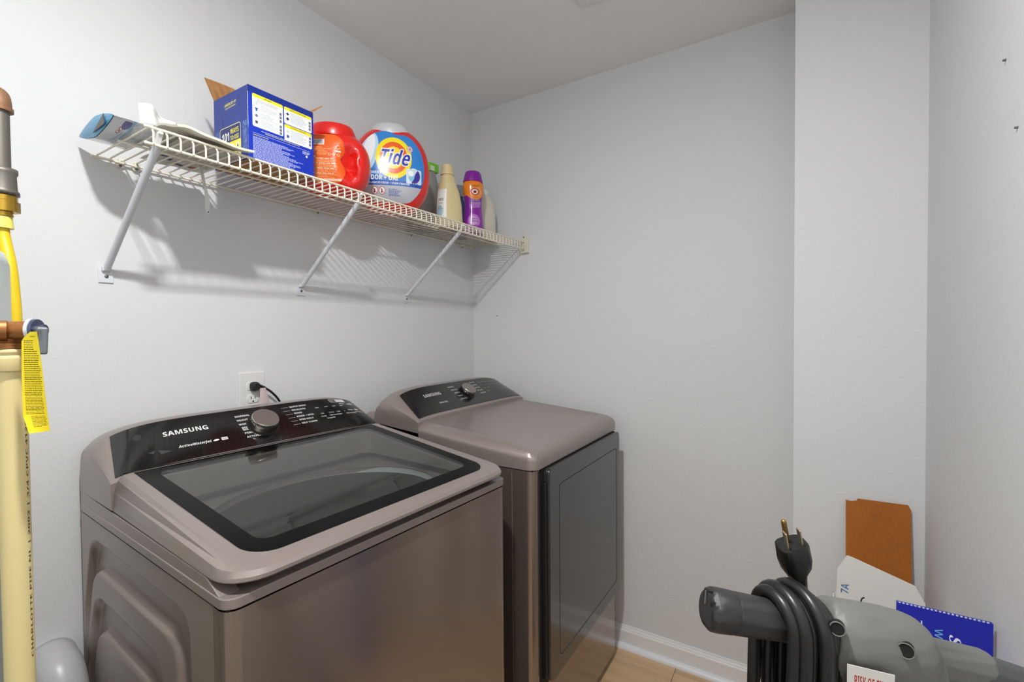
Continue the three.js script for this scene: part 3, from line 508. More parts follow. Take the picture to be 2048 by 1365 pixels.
{
  const W = 0.232, H = 0.216, D = 0.14;
  const t = thing('detergent_tub', 'red pod tub turned backwards showing an orange instruction label', 'tub', [-0.953, TOP + H * 0.459, 0.160], -0.88);
  const dent = (x, y) => 0.040 * Math.exp(-Math.pow((x - 0.060 - 3 * y * y) / 0.019, 2) - Math.pow((y + 0.004) / 0.050, 4)) + 0.03 * Math.exp(-Math.pow((x + 0.088) / 0.018, 2) - Math.pow(y / 0.05, 4));
  const b = tubBody(W, H, D, dent);
  obj('tub_body', b.geo, tubRed, t);
  obj('lid', [new THREE.LatheGeometry([[0, 0.121], [0.056, 0.121], [0.063, 0.118], [0.066, 0.111], [0.072, 0.098], [0.070, 0.080]].map(p => new THREE.Vector2(...p)), 48).scale(1, 1, 0.82)], tubRed, t);
  const tex = canvasTex(768, 768, (g) => {
    g.fillStyle = '#f4661a'; g.fillRect(0, 0, 768, 768);
    g.fillStyle = '#f4f0ee'; g.fillRect(235, 175, 125, 62); g.fillStyle = '#8a8f98'; for (let i = 0; i < 22; i++) g.fillRect(246 + i * 4.8, 182, 1.5 + 2.5 * rnd(), 46);
    const c = '#ffb37a', m = '#ffd9b8';
    microLines(g, 200, 262, 250, 6, 15, 7, c, 0.4); g.fillStyle = m; g.fillRect(200, 360, 80, 12);
    for (let k = 0; k < 4; k++) { microLines(g, 215, 380 + k * 52, 270, 1, 12, 10, m, 0.8); microLines(g, 215, 396 + k * 52, 280, 3, 11, 6, c, 0.6); }
    g.fillStyle = m; rr(g, 190, 590, 330, 24, 4); g.fill(); microLines(g, 196, 622, 300, 2, 13, 7, c, 0.7);
    g.strokeStyle = '#fff3ea'; g.lineWidth = 6; g.beginPath(); g.arc(490, 260, 17, 0.3, 5.5); g.stroke(); g.fillStyle = '#fff3ea'; g.fillRect(470, 292, 42, 18);
    for (const x of [410, 450, 490]) { g.strokeStyle = '#ffe3d0'; g.lineWidth = 4; g.beginPath(); g.arc(x, 340, 11, 0, 7); g.stroke(); }
  });
  obj('label', tubLabel(W, H, D, b.zf, a => { const c = Math.cos(a); return 0.72 - (c > 0 ? 0.40 : 0.20) * Math.pow(Math.abs(c), 3); }, dent), mat(0xffffff, 0.35, 0, { map: tex }), t).userData.label = 'orange instruction label';
}
{
  const W = 0.272, H = 0.322, D = 0.15;
  const t = thing('detergent_tub', 'red pod tub with silver lid and blue front label with bullseye logo', 'tub', [-0.700, TOP + H * 0.459, 0.156], -0.76);
  const b = tubBody(W, H, D, null);
  obj('tub_body', b.geo, tubRed, t);
  obj('lid', new THREE.LatheGeometry([[0, 0.168], [0.05, 0.167], [0.058, 0.164], [0.063, 0.158], [0.066, 0.150], [0.070, 0.142], [0.070, 0.120]].map(p => new THREE.Vector2(...p)), 48).scale(1, 1, 0.8), mat(srgb(214, 216, 218), 0.3, 0.2), t);
  const tex = canvasTex(1024, 1024, (g) => {
    const cx = 512;
    const gr = (y0, y1, a) => { const l = g.createLinearGradient(0, y0, 0, y1); a.forEach(([p, c]) => l.addColorStop(p, c)); return l; };
    g.fillStyle = '#2f86d8'; g.fillRect(0, 0, 1024, 1024);
    g.fillStyle = '#bfe0f6'; g.beginPath(); g.ellipse(210, 360, 130, 250, 0.3, 0, 7); g.fill(); g.fillStyle = '#f4fafd'; g.beginPath(); g.ellipse(225, 350, 70, 210, 0.3, 0, 7); g.fill();
    g.fillStyle = '#b9bcc6'; g.fillRect(0, 690, 1024, 340); g.fillStyle = '#2459b8'; g.fillRect(0, 660, 1024, 56); g.fillStyle = '#2f7fd0'; g.fillRect(0, 540, 1024, 122);
    const ring = (r, c) => { g.fillStyle = c; g.beginPath(); g.arc(545, 410, r, 0, 7); g.fill(); };
    ring(230, '#ffe81c'); ring(176, '#f4621e'); ring(122, '#ffe21c'); 
    g.save(); g.translate(340, 482); g.rotate(0.02); g.transform(1, 0, -0.12, 1, 0, 0);
    g.lineJoin = 'round'; g.font = 'italic bold 225px sans-serif'; g.textAlign = 'left'; const m = g.measureText('Tide').width || 1; g.scale(395 / m, 1.0); g.strokeStyle = '#f6f7fb'; g.lineWidth = 22; g.strokeText('Tide', 0, 0); g.fillStyle = '#1c2fae'; g.fillText('Tide', 0, 0); g.restore();
    g.fillStyle = '#e3b4c6'; g.beginPath(); g.arc(752, 300, 36, 0, 7); g.fill(); text(g, '+', 752, 318, 54, '#4a3aa0', { align: 'center' });
    text(g, 'POWER PODS', 218, 596, 40, '#f2f6fb', { width: 250 }); text(g, 'ODOR + OXI', 196, 660, 72, '#ffffff', { width: 400 }); text(g, 'ADVANCED ODOR + STAIN FIGHTER', 205, 702, 30, '#f0f4fb', { width: 540 });
    // the swirled pod
    g.fillStyle = '#dcecf8'; rr(g, 700, 520, 200, 160, 20); g.fill();
    g.fillStyle = '#cfe3ea'; g.beginPath(); g.arc(800, 590, 82, 0, 7); g.fill(); g.fillStyle = '#3a2c9c'; g.beginPath(); g.arc(800, 590, 82, -0.9, 2.0); g.quadraticCurveTo(800, 640, 815, 575); g.closePath(); g.fill(); g.fillStyle = '#88c8e4'; g.beginPath(); g.ellipse(770, 610, 34, 44, 0.5, 0, 7); g.fill(); g.fillStyle = '#f4f8fa'; g.beginPath(); g.ellipse(762, 570, 36, 30, 0.2, 0, 7); g.fill();
    text(g, '112', 770, 704, 50, '#2b3f8c');
    for (const x of [300, 392]) { g.fillStyle = '#f6f2f2'; g.beginPath(); g.arc(x, 774, 38, 0, 7); g.fill(); g.strokeStyle = '#c4382c'; g.lineWidth = 6; g.stroke(); g.fillStyle = '#4a3a36'; g.beginPath(); g.arc(x - 4, 764, 9, 0, 7); g.fill(); g.fillRect(x - 12, 774, 16, 24); g.beginPath(); g.moveTo(x - 26, 748); g.lineTo(x + 26, 800); g.stroke(); }
    microLines(g, 474, 752, 170, 6, 13, 7, '#4d68ac', 0.6); microLines(g, 420, 880, 190, 2, 14, 7, '#6a6c74', 0.8);
  });
  obj('label', tubLabel(W, H, D, b.zf, a => { const s = Math.sin(a), c = Math.cos(a); return 0.84 - 0.08 * Math.exp(-Math.pow((a - 1.35) / 0.22, 2)) - 0.03 * Math.abs(s); }, null), mat(0xffffff, 0.22, 0, { map: tex, clearcoat: 0.4, clearcoatRoughness: 0.1 }), t).userData.label = 'blue and silver label with orange and yellow bullseye';
}
// bottles
function bottle(st, { n = 40, p = 2, crease = 0.9, cap0 = true, cap1 = true } = {}) {        // stations [y, rx, rz, cx]
  const rings = st.map(([y, rx, rz, cx = 0]) => Array.from({ length: n }, (_, i) => { const a = -Math.PI * 1.5 + i / n * Math.PI * 2, c = Math.cos(a), s = Math.sin(a); const k = Math.pow(Math.pow(Math.abs(c), p) + Math.pow(Math.abs(s), p), -1 / p); return V(cx + rx * k * c, y, -rz * k * s); }));
  const top = st[st.length - 1][0], low = st[0][0];
  return loft(rings, { cap0, cap1, crease, uv: (p, i) => [i, (p.y - low) / (top - low)] });
}
{
  const t = thing('fabric_softener_bottle', 'cream bottle with ribbed cream cap and pale side label', 'bottle', [-0.415, TOP, 0.19], -0.35);
  const m = mat(srgb(226, 208, 158), 0.35);
  obj('bottle_body', bottle([[0, 0.050, 0.036], [0.004, 0.054, 0.040], [0.03, 0.055, 0.041], [0.09, 0.052, 0.040], [0.135, 0.046, 0.038, -0.003], [0.165, 0.037, 0.034, -0.006], [0.19, 0.029, 0.029, -0.008], [0.205, 0.026, 0.026, -0.008], [0.212, 0.022, 0.022, -0.008], [0.22, 0.021, 0.021, -0.008]], { p: 2.4 }), m, t);
  obj('cap', [new THREE.CylinderGeometry(0.0215, 0.024, 0.032, 36).translate(-0.008, 0.236, 0), new THREE.CylinderGeometry(0.0265, 0.027, 0.009, 36).translate(-0.008, 0.2165, 0)], m, t);
  const tex = canvasTex(256, 512, (g) => { g.fillStyle = '#eceee6'; g.fillRect(0, 0, 256, 512); g.fillStyle = '#a9cfe0'; g.beginPath(); g.ellipse(90, 380, 90, 110, 0.3, 0, 7); g.fill(); g.fillStyle = '#8cc24a'; g.fillRect(0, 480, 256, 32); text(g, 'FREE', 60, 200, 60, '#4c5058'); text(g, '& clear', 50, 250, 40, '#70747c'); microLines(g, 40, 280, 170, 4, 18, 8, '#9aa0a6'); });
  obj('label', grid(14, 10, (u, v) => { const y = lerp(0.025, 0.145, v), w = lerp(0.0545, 0.046, sstep(0.09, 0.15, y)) + 0.0012, d = 0.0415; const a = lerp(Math.PI * 1.02, Math.PI * 0.70, u), c = Math.cos(a), s = Math.sin(a), k = Math.pow(Math.pow(Math.abs(c), 2.4) + Math.pow(Math.abs(s), 2.4), -1 / 2.4); return V(w * k * c - 0.003 * sstep(0.1, 0.15, y), y, d * k * s + 0.0008); }), mat(0xffffff, 0.4, 0, { map: tex }), t);
}
{
  const t = thing('scent_booster_bottle', 'purple and orange scent booster bottle with round red emblem', 'bottle', [-0.278, TOP, 0.21], -0.55); t.scale.y = 1.06;
  const st = [[0, 0.040, 0.030], [0.004, 0.044, 0.034], [0.03, 0.0445, 0.0345], [0.08, 0.040, 0.032], [0.105, 0.0375, 0.031], [0.13, 0.039, 0.032], [0.165, 0.0455, 0.035], [0.185, 0.0465, 0.036], [0.198, 0.044, 0.035], [0.203, 0.040, 0.033]];
  const tex = canvasTex(1024, 1024, (g) => {
    g.fillStyle = '#8c1fa6'; g.fillRect(0, 0, 1024, 1024);
    g.fillStyle = '#f58a1e'; g.beginPath(); g.moveTo(0, 0); g.lineTo(1024, 0); g.lineTo(1024, 330); g.lineTo(680, 270); g.quadraticCurveTo(560, 380, 500, 390); g.quadraticCurveTo(420, 360, 340, 290); g.lineTo(0, 330); g.fill();
    g.fillStyle = '#b06cc4'; g.beginPath(); g.moveTo(380, 470); g.lineTo(640, 400); g.lineTo(600, 520); g.lineTo(400, 560); g.fill();
    g.fillStyle = '#c27ad2'; g.beginPath(); g.ellipse(470, 800, 110, 130, 0, 0, 7); g.fill(); g.fillStyle = '#d9a8e4'; g.beginPath(); g.ellipse(460, 800, 70, 90, 0, 0, 7); g.fill();
    g.strokeStyle = '#ffd08a'; g.lineWidth = 5; for (let i = 0; i < 14; i++) { const a = -1.2 + i * 0.15; g.beginPath(); g.moveTo(500 + 85 * Math.cos(a), 220 + 85 * Math.sin(a)); g.lineTo(500 + 130 * Math.cos(a), 220 + 130 * Math.sin(a)); g.stroke(); }
    microLines(g, 420, 90, 170, 2, 20, 8, '#7a3a10', 0.8);
    g.fillStyle = '#f4ece4'; g.beginPath(); g.arc(495, 220, 76, 0, 7); g.fill(); g.strokeStyle = '#b8281c'; g.lineWidth = 22; g.beginPath(); g.arc(495, 220, 62, 0, 7); g.stroke();
    g.fillStyle = '#b8281c'; g.beginPath(); g.moveTo(470, 250); g.lineTo(466, 214); g.quadraticCurveTo(480, 190, 506, 196); g.lineTo(526, 214); g.lineTo(512, 222); g.lineTo(524, 250); g.fill();
    text(g, 'clean', 408, 410, 92, '#8d93b4', { weight: 'bold', width: 190 }); text(g, 'meadow', 414, 452, 48, '#9aa0c0', { width: 180 });
    text(g, 'odor', 430, 780, 46, '#3c1050', { style: 'italic' }); text(g, 'blast', 430, 826, 46, '#3c1050', { style: 'italic' });
    g.fillStyle = '#3c1050'; g.fillRect(440, 900, 90, 9); microLines(g, 400, 940, 150, 2, 18, 9, '#d8b6e2', 0.8); microLines(g, 620, 950, 80, 2, 18, 9, '#d8b6e2', 0.8);
  });
  obj('bottle_body', bottle(st, { cap1: true }), mat(0xffffff, 0.22, 0, { map: tex, clearcoat: 0.4, clearcoatRoughness: 0.1 }), t);
  obj('cap', bottle([[0.2035, 0.0435, 0.035], [0.207, 0.0432, 0.035], [0.225, 0.039, 0.032], [0.24, 0.0345, 0.029], [0.2455, 0.031, 0.026], [0.248, 0.024, 0.02]]), mat(srgb(134, 26, 158), 0.3), t);
}
{
  const t = thing('cleaner_bottle', 'dark blue bottle with clear plastic cap, wedged behind the scent booster', 'bottle', [-0.222, TOP, 0.085]);
  obj('bottle_body', bottle([[0, 0.036, 0.03], [0.004, 0.04, 0.033], [0.10, 0.04, 0.033], [0.14, 0.036, 0.031], [0.17, 0.028, 0.026], [0.186, 0.022, 0.022]]), mat(srgb(20, 42, 112), 0.25), t);
  obj('cap', bottle([[0.187, 0.028, 0.028], [0.19, 0.030, 0.030], [0.232, 0.028, 0.028], [0.236, 0.025, 0.025]]), mat(srgb(200, 206, 214), 0.15, 0, { transmission: 0.8, thickness: 0 }), t);
  obj('label', bottle([[0.03, 0.0407, 0.0337], [0.06, 0.0407, 0.0337]], { cap0: false, cap1: false }), mat(srgb(196, 96, 60), 0.4), t);
}
{
  const t = thing('white_jug', 'plain white plastic bottle standing at the shelf end near the corner', 'bottle', [-0.108, TOP, 0.15], -0.3);
  obj('bottle_body', bottle([[0, 0.044, 0.038], [0.005, 0.05, 0.044], [0.12, 0.05, 0.044], [0.16, 0.045, 0.041], [0.185, 0.034, 0.034], [0.2, 0.022, 0.022], [0.212, 0.019, 0.019]], { p: 2.6 }), mat(srgb(222, 216, 200), 0.4), t);
  obj('cap', new THREE.CylinderGeometry(0.0205, 0.021, 0.02, 28).translate(0, 0.2215, 0), plasticW, t);
}
{
  const t = thing('detergent_jug', 'grey handled jug with bright green cap behind the cream bottle', 'jug', [-0.432, TOP, 0.072], -0.1);
  const m = mat(srgb(150, 150, 148), 0.4);
  obj('jug_body', bottle([[0, 0.058, 0.040], [0.005, 0.064, 0.043], [0.08, 0.064, 0.043], [0.13, 0.050, 0.042, 0.012], [0.19, 0.034, 0.034, 0.028], [0.232, 0.025, 0.025, 0.03], [0.25, 0.022, 0.022, 0.03]], { p: 2.6 }), m, t);
  obj('handle', tube([V(-0.054, 0.07, 0.01), V(-0.056, 0.12, 0.02), V(-0.044, 0.18, 0.02), V(-0.02, 0.22, 0.012), V(0.012, 0.238, 0.004)], 0.0115, 40, 12), m, t);
  obj('cap', [rbox(0.058, 0.038, 0.050, 0.006, 0.032, 0.267, 0)], mat(srgb(120, 206, 40), 0.35), t);
  obj('cap_label', box(0.022, 0.020, 0.0008, 0.022, 0.262, 0.0256), mat(srgb(222, 232, 214), 0.5), t);
}
// pouch lying on its side at the left end
{
  const t = thing('laundry_pouch', 'clear and blue plastic pouch with red warning circles lying at shelf end', 'pouch', [-1.527, TOP, 0]);
  const nS = 10, N = 40, rings = [];
  for (let j = 0; j <= nS; j++) {
    const u = j / nS, x = 0.074 * u, hh = lerp(0.044, 0.016, u), z0 = lerp(0.028, 0.06, u), z1 = lerp(0.222, 0.262, u);
    rings.push(Array.from({ length: N }, (_, i) => { const a = i / N * Math.PI * 2, c = Math.cos(a), s = Math.sin(a), p = 1.35; const k = Math.pow(Math.pow(Math.abs(c), p) + Math.pow(Math.abs(s), p), -1 / p); const w = 0.0015 * Math.sin(x * 90 + a * 5) * u; return V(x, hh / 2 + 0.002 + (hh / 2) * k * s + w, (z0 + z1) / 2 + (z1 - z0) / 2 * k * c); }));
  }
  const tex = canvasTex(1024, 1024, (g) => {                       // u across the seam from the front edge, v along x
    g.fillStyle = '#c9cdd0'; g.fillRect(0, 0, 1024, 1024);
    for (let i = 0; i < 260; i++) { g.fillStyle = ['rgba(150,170,185,0.5)', 'rgba(225,228,230,0.5)', 'rgba(110,125,140,0.4)'][i % 3]; g.save(); g.translate(1024 * rnd(), 700 * rnd()); g.rotate(rnd() * 3); g.fillRect(0, 0, 60 + 90 * rnd(), 6 + 10 * rnd()); g.restore(); }
    g.fillStyle = '#7fa6c4'; g.fillRect(0, 560, 1024, 60);
    const no = (x, y) => { g.fillStyle = '#e8e4e2'; g.beginPath(); g.ellipse(x, y, 44, 40, 0, 0, 7); g.fill(); g.strokeStyle = '#a02434'; g.lineWidth = 12; g.stroke(); g.fillStyle = '#5a2430'; g.beginPath(); g.arc(x - 8, y - 10, 12, 0, 7); g.fill(); g.fillRect(x - 20, y, 34, 18); g.beginPath(); g.moveTo(x - 30, y - 26); g.lineTo(x + 30, y + 26); g.stroke(); };
    no(60, 760); no(985, 700); no(890, 760); microLines(g, 60, 640, 300, 6, 18, 8, '#3f6fae', 0.6); microLines(g, 600, 640, 300, 6, 18, 8, '#5a7ab0', 0.6);
    g.fillStyle = '#4d4686'; g.beginPath(); g.ellipse(960, 700, 60, 90, 0, 0, 7); g.fill();
  });
  obj('film', loft(rings, { cap1: true, crease: 1 }), mat(0xffffff, 0.22, 0, { map: tex, clearcoat: 0.5, clearcoatRoughness: 0.15 }), t);
  const gus = rings[0].map(p => p.clone().add(V(-0.0015, 0, 0)));
  const gt = canvasTex(256, 256, (g) => { g.fillStyle = '#4f9bc8'; g.fillRect(0, 0, 256, 256); for (let i = 0; i < 60; i++) { g.fillStyle = 'rgba(140,195,225,0.35)'; g.fillRect(256 * rnd(), 256 * rnd(), 30 * rnd() + 6, 5); } g.strokeStyle = '#2a6a98'; g.lineWidth = 4; });
  obj('gusset', loft([gus, gus.map(p => p.clone().add(V(-0.004, 0, 0)).lerp(V(-0.006, 0.022, 0.125), 0.4))], { cap1: true, uv: p => [p.z * 4, p.y * 12] }), mat(0xffffff, 0.3, 0, { map: gt }), t);
  const tri = new THREE.Shape(); tri.moveTo(0.19, 0.012); tri.lineTo(0.128, 0.008); tri.lineTo(0.188, 0.034);
  obj('window', flat(tri, 0.001).rotateY(-Math.PI / 2).translate(-0.006, 0, 0), mat(srgb(38, 36, 40), 0.25), t);
}
// cream padded envelope flopped over the front rail, paper behind it, printed film under it, hanging strap
{
  const f = (u, v) => { const x = lerp(-1.449, -1.300, u), z = lerp(0.10, 0.319, v); const y = 1.7845 + 0.008 * Math.sin(Math.PI * v) + 0.010 * Math.exp(-Math.pow((u - 0.12) / 0.16, 2)) * v - 0.016 * sstep(0.55, 1, v) + 0.002 * Math.sin(u * 9 + v * 4); return V(x + 0.012 * v * (u - 0.3), y, z); };
  tag(obj('padded_envelope', sheet(24, 24, f, 0.005), mat(srgb(226, 222, 204), 0.6)), 'cream padded envelope flopped over the front rail of the shelf', 'envelope');
}
{
  const tex = canvasTex(256, 256, (g) => { g.fillStyle = '#e9e9e8'; g.fillRect(0, 0, 256, 256); microLines(g, 30, 40, 120, 9, 12, 4, '#a9abad', 0.7); g.fillStyle = '#6c6e70'; g.fillRect(130, 24, 52, 8); microLines(g, 130, 120, 90, 8, 12, 3, '#c2c4c6', 0.7); });
  const t = tag(obj('folded_paper', sheet(24, 16, (u, v) => { const x = lerp(-1.474, -1.404, u); return V(x + 0.004 * v, 1.801 + 0.050 * v * (1 - 0.3 * Math.pow(u, 3)) - 0.003 * u, 0.200 + 0.018 * Math.sin(u * 6.5) - 0.02 * v); }, 0.0006), mat(0xffffff, 0.7, 0, { map: tex })), 'white folded leaflet standing upright behind the cream envelope', 'paper');
  const t2 = canvasTex(512, 512, (g) => { g.fillStyle = '#cdc8bd'; g.fillRect(0, 0, 512, 512); for (let i = 0; i < 120; i++) { g.fillStyle = ['rgba(240,238,232,0.6)', 'rgba(150,140,128,0.45)', 'rgba(190,180,168,0.5)'][i % 3]; g.save(); g.translate(512 * rnd(), 512 * rnd()); g.rotate(rnd() * 3); g.fillRect(0, 0, 40 + 60 * rnd(), 5 + 12 * rnd()); g.restore(); } g.fillStyle = '#26306a'; g.fillRect(120, 380, 70, 40); g.fillRect(240, 430, 80, 34); g.fillRect(60, 330, 60, 30); g.fillStyle = '#a02a22'; g.fillRect(350, 410, 60, 36); g.fillStyle = '#5a5048'; for (let i = 0; i < 9; i++) g.fillRect(150 + i * 13, 120, 6, 110); microLines(g, 300, 130, 150, 8, 16, 5, '#7a746c'); });
  tag(obj('printed_wrapper', sheet(30, 26, (u, v) => { const x = lerp(-1.422, -1.290, u), z = lerp(0.05, 0.275, v); return V(x, TOP + 0.0012 + 0.002 * (1 + Math.sin(u * 14 + v * 9)) * 0.5 + 0.0015 * (1 + Math.sin(v * 17 - u * 6)) * 0.5, z); }, 0.0006), mat(0xffffff, 0.35, 0, { map: t2 })), 'crumpled printed plastic wrapper under the cream envelope', 'wrapper');
  const pts = [[-1.327, 1.7705, 0.136], [-1.3255, 1.756, 0.139], [-1.3235, 1.738, 0.141], [-1.320, 1.716, 0.142], [-1.3155, 1.69, 0.142], [-1.3145, 1.668, 0.142], [-1.3125, 1.646, 0.142]].map(p => V(...p));
  const cv = new THREE.CatmullRomCurve3(pts);
  const strap = tag(obj('hanging_strap', sheet(2, 40, (u, v) => { const p = cv.getPoint(1 - v); const k = 0.0085 + 0.0018 * Math.sin(v * 9); const tw = 0.5 * Math.sin(v * 5); return V(p.x + (u - 0.5) * k * Math.cos(tw), p.y, p.z + (u - 0.5) * k * Math.sin(tw)); }, 0.0008), mat(srgb(216, 215, 210), 0.5)), 'thin white plastic strap hanging below the wire shelf', 'strap');
  obj('hole', new THREE.CylinderGeometry(0.0014, 0.0014, 0.002, 10).rotateX(Math.PI / 2).translate(-1.3128, 1.650, 0.1425), gapM, strap);
}

// ------------------------------------------------------------------ wall outlet with plug and cord
{
  const ox = -1.134, oy = 1.163;
  const t = thing('wall_outlet', 'white duplex outlet plate on the wall behind the washer', 'outlet', [ox, oy, 0]);
  obj('cover_plate', rbox(0.077, 0.122, 0.006, 0.0025, 0, 0, 0.003), plasticW, t);
  for (const dy of [0.0195, -0.0195]) {
    const s = new THREE.Shape(); s.absarc(0, 0, 0.0172, -0.75 + 0, 0.75, false); s.absarc(0, 0, 0.0172, Math.PI - 0.75, Math.PI + 0.75, false);
    const r = obj('receptacle', flat(s, 0.0015, 0.0006).translate(0, dy, 0.0062), mat(srgb(232, 232, 230), 0.35), t);
    obj('slot', [box(0.0018, 0.008, 0.001, -0.006, dy + 0.003, 0.0086), box(0.0018, 0.0065, 0.001, 0.006, dy + 0.003, 0.0086), new THREE.CylinderGeometry(0.0024, 0.0024, 0.001, 12).rotateX(Math.PI / 2).translate(0, dy - 0.008, 0.0086)], gapM, r);
  }
  obj('screw', new THREE.CylinderGeometry(0.003, 0.003, 0.0015, 14).rotateX(Math.PI / 2).translate(0, 0, 0.0066), plasticW, t);
  const c = thing('washer_power_plug', 'black right-angle power plug and cord in the wall outlet', 'plug', [0, 0, 0]);
  obj('plug_body', loft([[0.0095, 0.0125, 0.014], [0.016, 0.013, 0.0145], [0.026, 0.011, 0.012], [0.030, 0.008, 0.009]].map(([z, a, b]) => Array.from({ length: 24 }, (_, i) => { const q = i / 24 * Math.PI * 2, k = Math.pow(Math.pow(Math.abs(Math.cos(q)), 3) + Math.pow(Math.abs(Math.sin(q)), 3), -1 / 3); return V(ox + 0.002 + a * k * Math.cos(q), oy + 0.0175 + b * k * Math.sin(q), z); })), { cap0: true, cap1: true }), blackPl, c);
  obj('strain_relief', rod(V(ox + 0.012, oy + 0.018, 0.021), V(ox + 0.031, oy + 0.010, 0.021), 0.0062, 16, 0.0042), blackPl, c);
  obj('cord', tube([V(ox + 0.029, oy + 0.011, 0.021), V(ox + 0.05, oy - 0.004, 0.020), V(ox + 0.075, oy - 0.032, 0.018), V(ox + 0.09, oy - 0.07, 0.016), V(ox + 0.095, oy - 0.16, 0.014)], 0.0034, 40, 10), blackPl, c);
  const tex = canvasTex(128, 128, (g) => { g.fillStyle = '#dccfcd'; g.fillRect(0, 0, 128, 128); g.fillStyle = '#b59a98'; for (let i = 0; i < 11; i++) g.fillRect(8 + i * 11, 0, 4, 128); });
  obj('care_tag', sheet(8, 8, (u, v) => V(ox + 0.008 + 0.034 * u * (0.5 + 0.5 * (1 - v)) + 0.004, oy + 0.012 - 0.062 * (1 - v), 0.0255 + 0.004 * Math.sin(u * 3)), 0.0005), mat(0xffffff, 0.6, 0, { map: tex }), c).userData.label = 'pale pink printed tag on the cord';
}

// ------------------------------------------------------------------ water heater corner on the left
{
  const cx = -1.970, cz = 0.488, r = 0.23;
  const t = thing('water_heater', 'pale grey-green water heater tank at the left edge', 'water heater', [cx, 0, cz]);
  const m = mat(srgb(196, 206, 202), 0.35, 0, { clearcoat: 0.2, clearcoatRoughness: 0.2 });
  obj('tank', new THREE.LatheGeometry([[0, 0.06], [r - 0.01, 0.06], [r, 0.075], [r, 1.432], [r - 0.004, 1.447], [r - 0.014, 1.454], [0, 1.458]].map(p => new THREE.Vector2(...p)), 96), m, t);
  obj('flue_hood', new THREE.LatheGeometry([[0.085, 1.50], [0.085, 1.505], [0.05, 1.56], [0.04, 1.565], [0.04, 2.438]].map(p => new THREE.Vector2(...p)), 40), steel, t);
  for (let k = 0; k < 3; k++) obj('hood_leg', box(0.012, 0.05, 0.003).rotateY(k * 2.1).translate(0.082 * Math.sin(k * 2.1), 1.478, 0.082 * Math.cos(k * 2.1)), steel, t);
  obj('water_nipple', new THREE.CylinderGeometry(0.0135, 0.0135, 0.07, 24).translate(0.165, 1.49, 0.062), mat(srgb(92, 98, 102), 0.5, 0.3), t);
  for (let k = 0; k < 3; k++) obj('foot', new THREE.CylinderGeometry(0.018, 0.022, 0.062, 16).translate(0.17 * Math.sin(k * 2.1), 0.031, 0.17 * Math.cos(k * 2.1)), blackPl, t);
}
